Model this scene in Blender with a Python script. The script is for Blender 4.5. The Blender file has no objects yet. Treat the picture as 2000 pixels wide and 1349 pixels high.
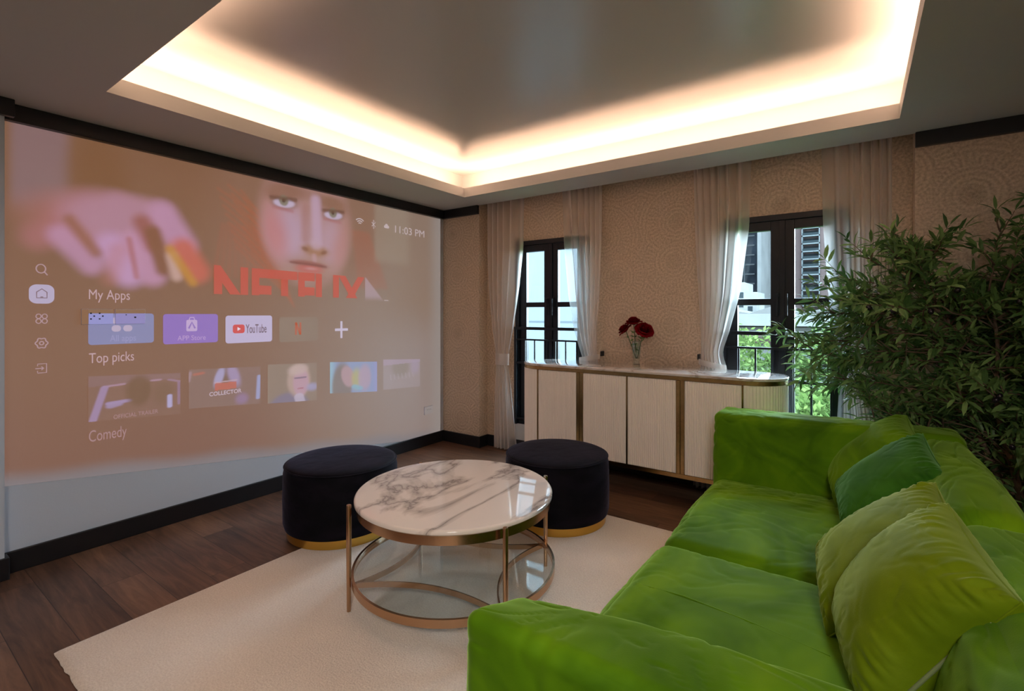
import bpy, bmesh, math, random
import numpy as np
from mathutils import Vector, Matrix, Euler, noise
R = math.radians
PI = math.pi
sc = bpy.context.scene
col = sc.collection
random.seed(7)
rng = np.random.default_rng(5)

# ---------------------------------------------------------------- camera, world, lights, exposure
cam_d = bpy.data.cameras.new('camera')
cam = bpy.data.objects.new('camera', cam_d)
col.objects.link(cam)
cam.location = (3.843, -4.07, 1.44)
cam.rotation_euler = (R(90), 0, R(35.335))
cam_d.sensor_width = 36
cam_d.lens = 952.5 / 2000 * 36
cam_d.shift_y = -(674.5 - 612) / 2000
cam_d.clip_start = 0.05
cam_d.clip_end = 400
sc.camera = cam

world = bpy.data.worlds.new('overcast_sky')
sc.world = world
world.use_nodes = True
wn = world.node_tree.nodes
wb = wn['Background']
wtc = wn.new('ShaderNodeTexCoord')
wsep = wn.new('ShaderNodeSeparateXYZ')
wr = wn.new('ShaderNodeValToRGB')
world.node_tree.links.new(wtc.outputs['Generated'], wsep.inputs[0])
world.node_tree.links.new(wsep.outputs['Z'], wr.inputs[0])
world.node_tree.links.new(wr.outputs[0], wb.inputs['Color'])
wr.color_ramp.elements[0].color = (0.74, 0.90, 1.0, 1)
wr.color_ramp.elements[1].color = (0.50, 0.76, 1.0, 1)
SKY = 20.0
wb.inputs['Strength'].default_value = SKY

sc.view_settings.view_transform = 'Standard'
sc.view_settings.look = 'None'
sc.view_settings.gamma = 1
sc.view_settings.use_curve_mapping = False
sc.view_settings.exposure = 0.88
sc.cycles.use_denoising = True
sc.cycles.max_bounces = 8
sc.cycles.diffuse_bounces = 5
sc.cycles.glossy_bounces = 4
sc.cycles.transmission_bounces = 6
sc.cycles.transparent_max_bounces = 16
sc.cycles.sample_clamp_indirect = 6
sc.cycles.caustics_reflective = False
sc.cycles.caustics_refractive = False


def area(name, loc, rot, sx, sy, power, color, portal=False):
    l = bpy.data.lights.new(name, 'AREA')
    l.shape = 'RECTANGLE'
    l.size = sx
    l.size_y = sy
    l.energy = power
    l.color = color
    if portal:
        l.cycles.is_portal = True
    o = bpy.data.objects.new(name, l)
    o.location = loc
    o.rotation_euler = rot
    col.objects.link(o)
    return o


# cove opening and its LED strips (hidden behind the lip, shining up into the tray)
OX0, OX1, OY0, OY1, CH = 0.635, 4.046, -3.217, -0.371, 2.60
COVE = 0.22
LEDC = (1.0, 0.59, 0.38)
LEDW = 5.2
UP = R(180)
area('cove_light', ((OX0 + OX1) / 2, OY1 + 0.055, 2.668), (UP, 0, 0), OX1 - OX0, 0.04, LEDW * 3.41, LEDC)
area('cove_light', ((OX0 + OX1) / 2, OY0 - 0.055, 2.668), (UP, 0, 0), OX1 - OX0, 0.04, LEDW * 3.41, LEDC)
area('cove_light', (OX0 - 0.055, (OY0 + OY1) / 2, 2.668), (UP, 0, 0), 0.04, OY1 - OY0, LEDW * 2.85, LEDC)
area('cove_light', (OX1 + 0.055, (OY0 + OY1) / 2, 2.668), (UP, 0, 0), 0.04, OY1 - OY0, LEDW * 2.85, LEDC)
# openings through which the sky lights the room
area('sky_portal', (1.33, 0.36, 1.24), (R(-90), 0, 0), 0.85, 1.9, 1, (1, 1, 1), True)
area('sky_portal', (3.37, 0.36, 1.24), (R(-90), 0, 0), 0.88, 1.9, 1, (1, 1, 1), True)
# fill light added behind the camera to brighten the foreground
area('added_fill_light', (4.6, -5.2, 2.57), (0, 0, 0), 0.6, 0.6, 46, (1.0, 0.92, 0.84))


# ---------------------------------------------------------------- materials
def newmat(name):
    m = bpy.data.materials.new(name)
    m.use_nodes = True
    nt = m.node_tree
    return m, nt, nt.nodes['Principled BSDF']


def P(name, c, rough=0.5, metal=0.0, spec=0.5, noise_amt=0.0, nscale=8.0, bump=0.0, bscale=60.0, **kw):
    m, nt, b = newmat(name)
    b.inputs['Base Color'].default_value = (*c, 1)
    b.inputs['Roughness'].default_value = rough
    b.inputs['Metallic'].default_value = metal
    b.inputs['Specular IOR Level'].default_value = spec
    for k, v in kw.items():
        b.inputs[k.replace('_', ' ')].default_value = v
    tc = nt.nodes.new('ShaderNodeTexCoord')
    if noise_amt:
        n = nt.nodes.new('ShaderNodeTexNoise')
        n.inputs['Scale'].default_value = nscale
        n.inputs['Detail'].default_value = 5
        nt.links.new(tc.outputs['Object'], n.inputs['Vector'])
        r = nt.nodes.new('ShaderNodeValToRGB')
        r.color_ramp.elements[0].position = 0.3
        r.color_ramp.elements[1].position = 0.7
        r.color_ramp.elements[0].color = (*[x * (1 - noise_amt) for x in c], 1)
        r.color_ramp.elements[1].color = (*[min(1, x * (1 + noise_amt)) for x in c], 1)
        nt.links.new(n.outputs['Fac'], r.inputs[0])
        nt.links.new(r.outputs[0], b.inputs['Base Color'])
    if bump:
        n = nt.nodes.new('ShaderNodeTexNoise')
        n.inputs['Scale'].default_value = bscale
        n.inputs['Detail'].default_value = 4
        nt.links.new(tc.outputs['Object'], n.inputs['Vector'])
        bp = nt.nodes.new('ShaderNodeBump')
        bp.inputs['Strength'].default_value = bump
        bp.inputs['Distance'].default_value = 0.01
        nt.links.new(n.outputs['Fac'], bp.inputs['Height'])
        nt.links.new(bp.outputs[0], b.inputs['Normal'])
    return m


def mth(nt, op, a, b=None, c=None):
    n = nt.nodes.new('ShaderNodeMath')
    n.operation = op
    for i, v in enumerate((a, b, c)):
        if v is None:
            continue
        if isinstance(v, (int, float)):
            n.inputs[i].default_value = v
        else:
            nt.links.new(v, n.inputs[i])
    return n.outputs[0]


M = {}
M['ceiling'] = P('ceiling_paint', (0.52, 0.52, 0.51), 0.62, spec=0.3)
M['tray'] = P('tray_satin_paint', (0.46, 0.465, 0.465), 0.30, spec=1.0)
M['wall_white'] = P('white_wall_paint', (0.48, 0.52, 0.59), 0.6, bump=0.05, bscale=90)
M['wall_plain'] = P('plain_wall_paint', (0.42, 0.37, 0.32), 0.8)
M['black'] = P('black_trim_paint', (0.008, 0.008, 0.010), 0.35)
M['frame_black'] = P('black_window_paint', (0.006, 0.010, 0.016), 0.35, spec=0.35, noise_amt=0.3, nscale=3)
M['sill'] = P('pale_sill_panel', (0.55, 0.55, 0.55), 0.5)
M['brass'] = P('brushed_brass', (0.46, 0.30, 0.13), 0.26, 1.0, noise_amt=0.12, nscale=30)
M['rose_brass'] = P('rose_brass', (0.52, 0.33, 0.20), 0.22, 1.0)
M['gold'] = P('gold_metal', (0.75, 0.47, 0.10), 0.3, 1.0)
M['socket'] = P('socket_plastic', (0.60, 0.62, 0.80), 0.3)
M['dark_hole'] = P('dark_hole', (0.01, 0.01, 0.01), 0.6)
M['led'] = P('led_housing', (0.8, 0.7, 0.5), 0.5)
M['fill_glow'] = P('fill_panel_glow', (0.9, 0.9, 0.9), 0.5)  # glowing face of the added fill panel
M['fill_glow'].node_tree.nodes['Principled BSDF'].inputs['Emission Color'].default_value = (1, .86, .7, 1)
M['fill_glow'].node_tree.nodes['Principled BSDF'].inputs['Emission Strength'].default_value = 2.0
M['rose'] = P('rose_petal', (0.17, 0.002, 0.006), 0.8, spec=0.1, noise_amt=0.3, nscale=40)
M['stem'] = P('green_stem', (0.05, 0.11, 0.03), 0.5)
M['pot'] = P('dark_ceramic_pot', (0.05, 0.05, 0.05), 0.5)
M['soil'] = P('soil', (0.03, 0.02, 0.015), 0.9, bump=0.6)
M['bark'] = P('olive_bark', (0.14, 0.09, 0.06), 0.85, noise_amt=0.4, nscale=20, bump=0.5)
M['olive'] = P('black_olive', (0.010, 0.006, 0.012), 0.25)
M['lining'] = P('cabinet_body', (0.50, 0.44, 0.40), 0.5)
M['sofabase'] = P('dark_base', (0.02, 0.03, 0.01), 0.7)
M['ext_pale'] = P('pale_cladding', (0.0383, 0.0450, 0.0495), 0.7, spec=0.0)
M['ext_line'] = P('cladding_joint', (0.0225, 0.0270, 0.0293), 0.7, spec=0.0)
M['ext_white'] = P('white_concrete', (0.0682, 0.0682, 0.0651), 0.8, spec=0.0, noise_amt=0.15, nscale=0.5)
M['ext_grey'] = P('grey_concrete', (0.0403, 0.0403, 0.0403), 0.8, spec=0.0, noise_amt=0.15, nscale=0.4)
M['ext_roof'] = P('roof_sheet', (0.0527, 0.0512, 0.0481), 0.7, spec=0.0)
M['ext_brown'] = P('brown_roof_tiles', (0.0186, 0.0124, 0.0112), 0.8, spec=0.0)
M['ext_dark'] = P('dark_tower_glass', (0.0024, 0.0030, 0.0039), 0.4, spec=0.0, noise_amt=0.5, nscale=0.3)
M['ext_darkline'] = P('tower_mullion', (0.0105, 0.0112, 0.0120), 0.6, spec=0.0)
M['ext_brick'] = P('mauve_brick', (0.0325, 0.0232, 0.0223), 0.85, spec=0.0, noise_amt=0.08, nscale=0.5)
M['ext_balc'] = P('balcony_concrete', (0.0496, 0.0558, 0.0589), 0.8, spec=0.0)
M['ext_glass'] = P('balcony_dark_glass', (0.0083, 0.0108, 0.0120), 0.5, spec=0.0)
M['ground'] = P('grass_ground', (0.05, 0.09, 0.03), 0.9)
M['trunk'] = P('tree_bark', (0.05, 0.04, 0.03), 0.9)

# velvet
def velvet(name, c0, c1, c2, sheen, scale=5.0, seed=0.0, sheen_col=(1, 1, 1)):
    m, nt, b = newmat(name)
    b.inputs['Roughness'].default_value = 0.75
    b.inputs['Specular IOR Level'].default_value = 0.12
    b.inputs['Sheen Weight'].default_value = sheen
    b.inputs['Sheen Roughness'].default_value = 0.35
    b.inputs['Sheen Tint'].default_value = (*sheen_col, 1)
    tc = nt.nodes.new('ShaderNodeTexCoord')
    mp = nt.nodes.new('ShaderNodeMapping')
    mp.inputs['Location'].default_value = (seed, seed * 2, 0)
    mp.inputs['Scale'].default_value = (1.0, 0.7, 1.6)
    nt.links.new(tc.outputs['Object'], mp.inputs[0])
    n = nt.nodes.new('ShaderNodeTexNoise')
    n.inputs['Scale'].default_value = scale
    n.inputs['Detail'].default_value = 3
    n.inputs['Distortion'].default_value = 1.2
    nt.links.new(mp.outputs[0], n.inputs['Vector'])
    r = nt.nodes.new('ShaderNodeValToRGB')
    e = r.color_ramp.elements
    e[0].position = 0.32
    e[0].color = (*c0, 1)
    e[1].position = 0.68
    e[1].color = (*c2, 1)
    k = r.color_ramp.elements.new(0.5)
    k.color = (*c1, 1)
    nt.links.new(n.outputs['Fac'], r.inputs[0])
    nt.links.new(r.outputs[0], b.inputs['Base Color'])
    n2 = nt.nodes.new('ShaderNodeTexNoise')
    n2.inputs['Scale'].default_value = scale * 2.2
    n2.inputs['Detail'].default_value = 2
    nt.links.new(mp.outputs[0], n2.inputs['Vector'])
    n3 = nt.nodes.new('ShaderNodeTexNoise')
    n3.inputs['Scale'].default_value = 260
    nt.links.new(tc.outputs['Object'], n3.inputs['Vector'])
    h = mth(nt, 'MULTIPLY_ADD', n3.outputs['Fac'], 0.04, n2.outputs['Fac'])
    bp = nt.nodes.new('ShaderNodeBump')
    bp.inputs['Strength'].default_value = 0.3
    bp.inputs['Distance'].default_value = 0.02
    nt.links.new(h, bp.inputs['Height'])
    nt.links.new(bp.outputs[0], b.inputs['Normal'])
    return m


G0, G1, G2 = (0.050, 0.135, 0.001), (0.095, 0.225, 0.002), (0.158, 0.315, 0.004)
M['green'] = velvet('green_velvet', G0, G1, G2, 0.45, 2.2, 0.0, (0.62, 1.0, 0.25))
M['green_cool'] = velvet('emerald_side_velvet', (0.018, 0.095, 0.005), (0.032, 0.140, 0.008), (0.052, 0.19, 0.018), 0.5, 3.0, 3.0, (0.5, 1, 0.5))
M['green_olive'] = velvet('olive_green_velvet', (0.100, 0.160, 0.001), (0.135, 0.205, 0.002), (0.17, 0.25, 0.008), 0.5, 3.0, 5.0, (0.8, 1, 0.4))
M['navy'] = velvet('black_navy_velvet', (0.002, 0.002, 0.004), (0.003, 0.003, 0.006), (0.008, 0.006, 0.012), 0.12, 4.0, 0.0, (0.6, 0.6, 1))

# fluted lacquer handled by geometry
M['lacquer'] = P('cream_lacquer', (0.92, 0.86, 0.80), 0.35)


def wallpaper():
    m, nt, b = newmat('medallion_wallpaper')
    tc = nt.nodes.new('ShaderNodeTexCoord')
    sp = nt.nodes.new('ShaderNodeSeparateXYZ')
    nt.links.new(tc.outputs['Object'], sp.inputs[0])
    cb = nt.nodes.new('ShaderNodeCombineXYZ')
    nt.links.new(mth(nt, 'ADD', sp.outputs['X'], mth(nt, 'MULTIPLY', sp.outputs['Y'], 0.8)), cb.inputs[0])
    nt.links.new(sp.outputs['Z'], cb.inputs[1])
    total = None
    for scale, offx, freq in ((2.15, 0.35, 44.0),):
        mp = nt.nodes.new('ShaderNodeMapping')
        mp.inputs['Location'].default_value = (offx, 0.2, 0)
        nt.links.new(cb.outputs[0], mp.inputs[0])
        v = nt.nodes.new('ShaderNodeTexVoronoi')
        v.voronoi_dimensions = '2D'
        v.inputs['Scale'].default_value = scale
        v.inputs['Randomness'].default_value = 0.55
        nt.links.new(mp.outputs[0], v.inputs['Vector'])
        d = v.outputs['Distance']
        rings = mth(nt, 'SINE', mth(nt, 'MULTIPLY', d, freq * 1.9))
        # dotted bands: angular beads
        sub = nt.nodes.new('ShaderNodeVectorMath')
        sub.operation = 'SUBTRACT'
        nt.links.new(mp.outputs[0], sub.inputs[0])
        nt.links.new(v.outputs['Position'], sub.inputs[1])
        s2 = nt.nodes.new('ShaderNodeSeparateXYZ')
        nt.links.new(sub.outputs[0], s2.inputs[0])
        ang = mth(nt, 'ARCTAN2', s2.outputs['Y'], s2.outputs['X'])
        beads = mth(nt, 'SINE', mth(nt, 'MULTIPLY', ang, 44.0))
        band = mth(nt, 'GREATER_THAN', mth(nt, 'SINE', mth(nt, 'MULTIPLY_ADD', d, 15.0, 0.8)), 0.35)
        mix = nt.nodes.new('ShaderNodeMix')
        nt.links.new(band, mix.inputs[0])
        nt.links.new(rings, mix.inputs[2])
        nt.links.new(beads, mix.inputs[3])
        total = mix.outputs[0]
    n = nt.nodes.new('ShaderNodeTexNoise')
    n.inputs['Scale'].default_value = 70
    n.inputs['Detail'].default_value = 6
    nt.links.new(tc.outputs['Object'], n.inputs['Vector'])
    f = mth(nt, 'MULTIPLY_ADD', total, 0.06, mth(nt, 'MULTIPLY', n.outputs['Fac'], 1.0))
    r = nt.nodes.new('ShaderNodeValToRGB')
    r.color_ramp.elements[0].position = 0.28
    r.color_ramp.elements[0].color = (0.43, 0.33, 0.24, 1)
    r.color_ramp.elements[1].position = 0.72
    r.color_ramp.elements[1].color = (0.72, 0.575, 0.44, 1)
    nt.links.new(f, r.inputs[0])
    nt.links.new(r.outputs[0], b.inputs['Base Color'])
    b.inputs['Roughness'].default_value = 0.55
    bp = nt.nodes.new('ShaderNodeBump')
    bp.inputs['Strength'].default_value = 0.6
    bp.inputs['Distance'].default_value = 0.012
    nt.links.new(mth(nt, 'MULTIPLY', total, 0.12), bp.inputs['Height'])
    nt.links.new(bp.outputs[0], b.inputs['Normal'])
    return m


M['paper'] = wallpaper()


def floor_mat():
    m, nt, b = newmat('walnut_plank_floor')
    tc = nt.nodes.new('ShaderNodeTexCoord')
    sp = nt.nodes.new('ShaderNodeSeparateXYZ')
    nt.links.new(tc.outputs['Object'], sp.inputs[0])
    W, L = 0.19, 1.45
    row = mth(nt, 'FLOOR', mth(nt, 'DIVIDE', sp.outputs['Y'], W))
    off = mth(nt, 'FRACT', mth(nt, 'MULTIPLY', row, 0.377))
    xx = mth(nt, 'ADD', mth(nt, 'DIVIDE', sp.outputs['X'], L), off)
    cell = mth(nt, 'FLOOR', xx)
    wn_ = nt.nodes.new('ShaderNodeTexWhiteNoise')
    wn_.noise_dimensions = '2D'
    cb = nt.nodes.new('ShaderNodeCombineXYZ')
    nt.links.new(row, cb.inputs[0])
    nt.links.new(cell, cb.inputs[1])
    nt.links.new(cb.outputs[0], wn_.inputs['Vector'])
    # grain
    mp = nt.nodes.new('ShaderNodeMapping')
    mp.inputs['Scale'].default_value = (0.9, 9, 1)
    nt.links.new(tc.outputs['Object'], mp.inputs[0])
    vadd = nt.nodes.new('ShaderNodeVectorMath')
    vadd.operation = 'ADD'
    nt.links.new(mp.outputs[0], vadd.inputs[0])
    vs = nt.nodes.new('ShaderNodeVectorMath')
    vs.operation = 'SCALE'
    vs.inputs['Scale'].default_value = 30
    nt.links.new(wn_.outputs['Color'], vs.inputs[0])
    nt.links.new(vs.outputs[0], vadd.inputs[1])
    n = nt.nodes.new('ShaderNodeTexNoise')
    n.inputs['Scale'].default_value = 2.2
    n.inputs['Detail'].default_value = 7
    n.inputs['Roughness'].default_value = 0.65
    n.inputs['Distortion'].default_value = 1.1
    nt.links.new(vadd.outputs[0], n.inputs['Vector'])
    tone = mth(nt, 'MULTIPLY_ADD', wn_.outputs['Value'], 0.22, mth(nt, 'MULTIPLY', n.outputs['Fac'], 0.95))
    r = nt.nodes.new('ShaderNodeValToRGB')
    e = r.color_ramp.elements
    e[0].position = 0.3
    e[0].color = (0.050, 0.026, 0.017, 1)
    e[1].position = 0.85
    e[1].color = (0.27, 0.145, 0.085, 1)
    k = e.new(0.55)
    k.color = (0.135, 0.070, 0.043, 1)
    nt.links.new(tone, r.inputs[0])
    gy = mth(nt, 'FRACT', mth(nt, 'DIVIDE', sp.outputs['Y'], W))
    gx = mth(nt, 'FRACT', xx)
    g = mth(nt, 'MAXIMUM', mth(nt, 'LESS_THAN', gy, 0.016), mth(nt, 'LESS_THAN', gx, 0.002))
    mix = nt.nodes.new('ShaderNodeMix')
    mix.data_type = 'RGBA'
    nt.links.new(g, mix.inputs[0])
    nt.links.new(r.outputs[0], mix.inputs[6])
    mix.inputs[7].default_value = (0.03, 0.016, 0.01, 1)
    nt.links.new(mix.outputs[2], b.inputs['Base Color'])
    b.inputs['Roughness'].default_value = 0.36
    bp = nt.nodes.new('ShaderNodeBump')
    bp.inputs['Strength'].default_value = 0.25
    bp.inputs['Distance'].default_value = 0.002
    nt.links.new(mth(nt, 'SUBTRACT', n.outputs['Fac'], g), bp.inputs['Height'])
    nt.links.new(bp.outputs[0], b.inputs['Normal'])
    return m


M['floor'] = floor_mat()


def marble(name, scale, base, vein, vein2, off):
    m, nt, b = newmat(name)
    tc = nt.nodes.new('ShaderNodeTexCoord')
    mp = nt.nodes.new('ShaderNodeMapping')
    mp.inputs['Location'].default_value = off
    mp.inputs['Rotation'].default_value = (0, 0, R(-20))
    mp.inputs['Scale'].default_value = (1.0, 0.5, 1.0)
    nt.links.new(tc.outputs['Object'], mp.inputs[0])
    n0 = nt.nodes.new('ShaderNodeTexNoise')
    n0.inputs['Scale'].default_value = scale * 0.8
    n0.inputs['Detail'].default_value = 8
    n0.inputs['Roughness'].default_value = 0.55
    n0.inputs['Distortion'].default_value = 0.9
    nt.links.new(mp.outputs[0], n0.inputs['Vector'])
    v1 = mth(nt, 'ABSOLUTE', mth(nt, 'SUBTRACT', n0.outputs['Fac'], 0.5))
    n1 = nt.nodes.new('ShaderNodeTexNoise')
    n1.inputs['Scale'].default_value = scale * 0.9
    n1.inputs['Detail'].default_value = 3
    nt.links.new(mp.outputs[0], n1.inputs['Vector'])
    r = nt.nodes.new('ShaderNodeValToRGB')
    e = r.color_ramp.elements
    e[0].position = 0.0
    e[0].color = (*vein, 1)
    e[1].position = 0.05
    e[1].color = (*base, 1)
    k = e.new(0.010)
    k.color = (*vein2, 1)
    msk = mth(nt, 'MULTIPLY', mth(nt, 'MAXIMUM', mth(nt, 'SUBTRACT', 0.445, n1.outputs['Fac']), 0.0), 0.9)
    nt.links.new(mth(nt, 'ADD', v1, msk), r.inputs[0])
    nt.links.new(r.outputs[0], b.inputs['Base Color'])
    b.inputs['Roughness'].default_value = 0.06
    b.inputs['Coat Weight'].default_value = 0.6
    b.inputs['Coat Roughness'].default_value = 0.03
    return m


M['marble'] = marble('white_marble', 2.6, (0.86, 0.81, 0.77), (0.30, 0.27, 0.26), (0.56, 0.51, 0.48), (1.3, 0.4, 0))
M['marble2'] = marble('white_marble_long', 2.2, (0.66, 0.62, 0.60), (0.34, 0.28, 0.25), (0.50, 0.44, 0.40), (3.3, 5.4, 0))


def glass(name, tint, refl=0.5):
    m = bpy.data.materials.new(name)
    m.use_nodes = True
    nt = m.node_tree
    nt.nodes.remove(nt.nodes['Principled BSDF'])
    out = nt.nodes['Material Output']
    t = nt.nodes.new('ShaderNodeBsdfTransparent')
    t.inputs[0].default_value = (*tint, 1)
    g = nt.nodes.new('ShaderNodeBsdfGlossy')
    g.inputs['Roughness'].default_value = 0.02
    g.inputs[0].default_value = (0.9, 0.95, 0.95, 1)
    lw = nt.nodes.new('ShaderNodeLayerWeight')
    lw.inputs['Blend'].default_value = 0.5
    fr = mth(nt, 'MULTIPLY_ADD', mth(nt, 'POWER', lw.outputs['Facing'], 4.5), 0.9, 0.05)
    mx = nt.nodes.new('ShaderNodeMixShader')
    nt.links.new(mth(nt, 'MULTIPLY', fr, refl), mx.inputs[0])
    nt.links.new(t.outputs[0], mx.inputs[1])
    nt.links.new(g.outputs[0], mx.inputs[2])
    nt.links.new(mx.outputs[0], out.inputs['Surface'])
    return m


M['pane'] = glass('window_glass', (0.93, 0.96, 0.97), 0.6)
M['shelf_glass'] = glass('shelf_glass', (0.95, 0.97, 0.965), 1.1)
M['vase'] = glass('vase_glass', (0.88, 0.93, 0.92), 1.6)


def sheer(name, c, alpha, transl):
    m = bpy.data.materials.new(name)
    m.use_nodes = True
    nt = m.node_tree
    nt.nodes.remove(nt.nodes['Principled BSDF'])
    out = nt.nodes['Material Output']
    t = nt.nodes.new('ShaderNodeBsdfTransparent')
    d = nt.nodes.new('ShaderNodeBsdfDiffuse')
    d.inputs[0].default_value = (*c, 1)
    tr = nt.nodes.new('ShaderNodeBsdfTranslucent')
    tr.inputs[0].default_value = (*c, 1)
    m1 = nt.nodes.new('ShaderNodeMixShader')
    m1.inputs[0].default_value = transl
    nt.links.new(d.outputs[0], m1.inputs[1])
    nt.links.new(tr.outputs[0], m1.inputs[2])
    m2 = nt.nodes.new('ShaderNodeMixShader')
    lw = nt.nodes.new('ShaderNodeLayerWeight')
    lw.inputs['Blend'].default_value = 0.35
    # denser where the cloth turns away (more threads along the sight line)
    nt.links.new(mth(nt, 'MINIMUM', mth(nt, 'MULTIPLY_ADD', lw.outputs['Facing'], 0.7, alpha), 1.0), m2.inputs[0])
    nt.links.new(t.outputs[0], m2.inputs[1])
    nt.links.new(m1.outputs[0], m2.inputs[2])
    nt.links.new(m2.outputs[0], out.inputs['Surface'])
    return m


M['sheer'] = sheer('sheer_curtain', (0.90, 0.86, 0.83), 0.42, 0.62)
M['sheer_band'] = sheer('curtain_band', (0.84, 0.79, 0.75), 0.5, 0.5)


def leaf_mat(name, c0, c1, rough=0.45, transl=0.25):
    m, nt, b = newmat(name)
    b.inputs['Specular IOR Level'].default_value = 0.4 if rough < 0.6 else 0.0
    g = nt.nodes.new('ShaderNodeNewGeometry')
    r = nt.nodes.new('ShaderNodeValToRGB')
    r.color_ramp.elements[0].color = (*c0, 1)
    r.color_ramp.elements[1].color = (*c1, 1)
    nt.links.new(g.outputs['Random Per Island'], r.inputs[0])
    nt.links.new(r.outputs[0], b.inputs['Base Color'])
    b.inputs['Roughness'].default_value = rough
    if transl:
        tr = nt.nodes.new('ShaderNodeBsdfTranslucent')
        nt.links.new(r.outputs[0], tr.inputs[0])
        mx = nt.nodes.new('ShaderNodeMixShader')
        mx.inputs[0].default_value = transl
        nt.links.new(b.outputs[0], mx.inputs[1])
        nt.links.new(tr.outputs[0], mx.inputs[2])
        nt.links.new(mx.outputs[0], nt.nodes['Material Output'].inputs['Surface'])
    return m


M['oleaf'] = leaf_mat('olive_leaf', (0.045, 0.12, 0.03), (0.23, 0.38, 0.12))
M['tleaf'] = leaf_mat('tree_leaf', (0.022, 0.040, 0.010), (0.070, 0.100, 0.030), 0.7, 0.3)


def rug_mat():
    m, nt, b = newmat('cream_wool')
    tc = nt.nodes.new('ShaderNodeTexCoord')
    n = nt.nodes.new('ShaderNodeTexNoise')
    n.inputs['Scale'].default_value = 2.0
    n.inputs['Detail'].default_value = 4
    nt.links.new(tc.outputs['Object'], n.inputs['Vector'])
    n2 = nt.nodes.new('ShaderNodeTexNoise')
    n2.inputs['Scale'].default_value = 130
    n2.inputs['Detail'].default_value = 3
    nt.links.new(tc.outputs['Object'], n2.inputs['Vector'])
    f = mth(nt, 'MULTIPLY_ADD', n2.outputs['Fac'], 0.8, mth(nt, 'MULTIPLY', n.outputs['Fac'], 0.4))
    r = nt.nodes.new('ShaderNodeValToRGB')
    r.color_ramp.elements[0].position = 0.38
    r.color_ramp.elements[0].color = (0.74, 0.64, 0.55, 1)
    r.color_ramp.elements[1].position = 0.82
    r.color_ramp.elements[1].color = (0.95, 0.86, 0.76, 1)
    nt.links.new(f, r.inputs[0])
    nt.links.new(r.outputs[0], b.inputs['Base Color'])
    b.inputs['Roughness'].default_value = 0.95
    b.inputs['Specular IOR Level'].default_value = 0.1
    b.inputs['Sheen Weight'].default_value = 0.35
    bp = nt.nodes.new('ShaderNodeBump')
    bp.inputs['Strength'].default_value = 0.7
    bp.inputs['Distance'].default_value = 0.008
    nt.links.new(n2.outputs['Fac'], bp.inputs['Height'])
    nt.links.new(bp.outputs[0], b.inputs['Normal'])
    return m


M['rug'] = rug_mat()

# projected light picture: dim screen surface, colours given off by vertex colour
PROJ = 0.50
def proj_mat():
    m, nt, b = newmat('projected_light')
    a = nt.nodes.new('ShaderNodeVertexColor')
    a.layer_name = 'Col'
    b.inputs['Base Color'].default_value = (0.13, 0.13, 0.135, 1)
    b.inputs['Roughness'].default_value = 0.7
    b.inputs['Specular IOR Level'].default_value = 0.1
    nt.links.new(a.outputs['Color'], b.inputs['Emission Color'])
    b.inputs['Emission Strength'].default_value = PROJ
    return m


M['proj'] = proj_mat()
_pc = {}


def PM(rgb255, k=1.0):
    """flat projected colour given as the sRGB colour it shows"""
    key = tuple(rgb255)
    if key in _pc:
        return _pc[key]
    c = [((x / 255 + 0.055) / 1.055) ** 2.4 for x in rgb255]
    c = [max(0, x - 0.035) for x in c]
    m, nt, b = newmat('projected_tint')
    b.inputs['Base Color'].default_value = (0.13, 0.13, 0.135, 1)
    b.inputs['Roughness'].default_value = 0.8
    b.inputs['Specular IOR Level'].default_value = 0.1
    b.inputs['Emission Color'].default_value = (*c, 1)
    b.inputs['Emission Strength'].default_value = PROJ
    _pc[key] = m
    return m


# ---------------------------------------------------------------- mesh helpers
def link(name, me, mat, parent=None, smooth=False):
    o = bpy.data.objects.new(name, me)
    if mat:
        me.materials.append(mat)
    col.objects.link(o)
    if parent:
        o.parent = parent
    if smooth:
        me.polygons.foreach_set('use_smooth', [True] * len(me.polygons))
    return o


def fin(name, bm, mat, parent=None, smooth=False, bevel=0):
    if bevel:
        bmesh.ops.bevel(bm, geom=bm.edges[:], offset=bevel, segments=2, affect='EDGES', profile=0.5)
    bmesh.ops.recalc_face_normals(bm, faces=bm.faces[:])
    me = bpy.data.meshes.new(name)
    bm.to_mesh(me)
    bm.free()
    return link(name, me, mat, parent, smooth)


def pyobj(name, v, f, mat, parent=None, smooth=False):
    me = bpy.data.meshes.new(name)
    me.from_pydata([tuple(map(float, p)) for p in v], [], [tuple(map(int, q)) for q in f])
    me.update()
    return link(name, me, mat, parent, smooth)


def box(bm, x0, x1, y0, y1, z0, z1):
    vs = [bm.verts.new(p) for p in ((x0, y0, z0), (x1, y0, z0), (x1, y1, z0), (x0, y1, z0),
                                    (x0, y0, z1), (x1, y0, z1), (x1, y1, z1), (x0, y1, z1))]
    for q in ((0, 3, 2, 1), (4, 5, 6, 7), (0, 1, 5, 4), (1, 2, 6, 5), (2, 3, 7, 6), (3, 0, 4, 7)):
        bm.faces.new([vs[i] for i in q])


def boxes(name, lst, mat, parent=None, bevel=0):
    bm = bmesh.new()
    for b in lst:
        box(bm, *b)
    return fin(name, bm, mat, parent, False, bevel)


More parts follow.
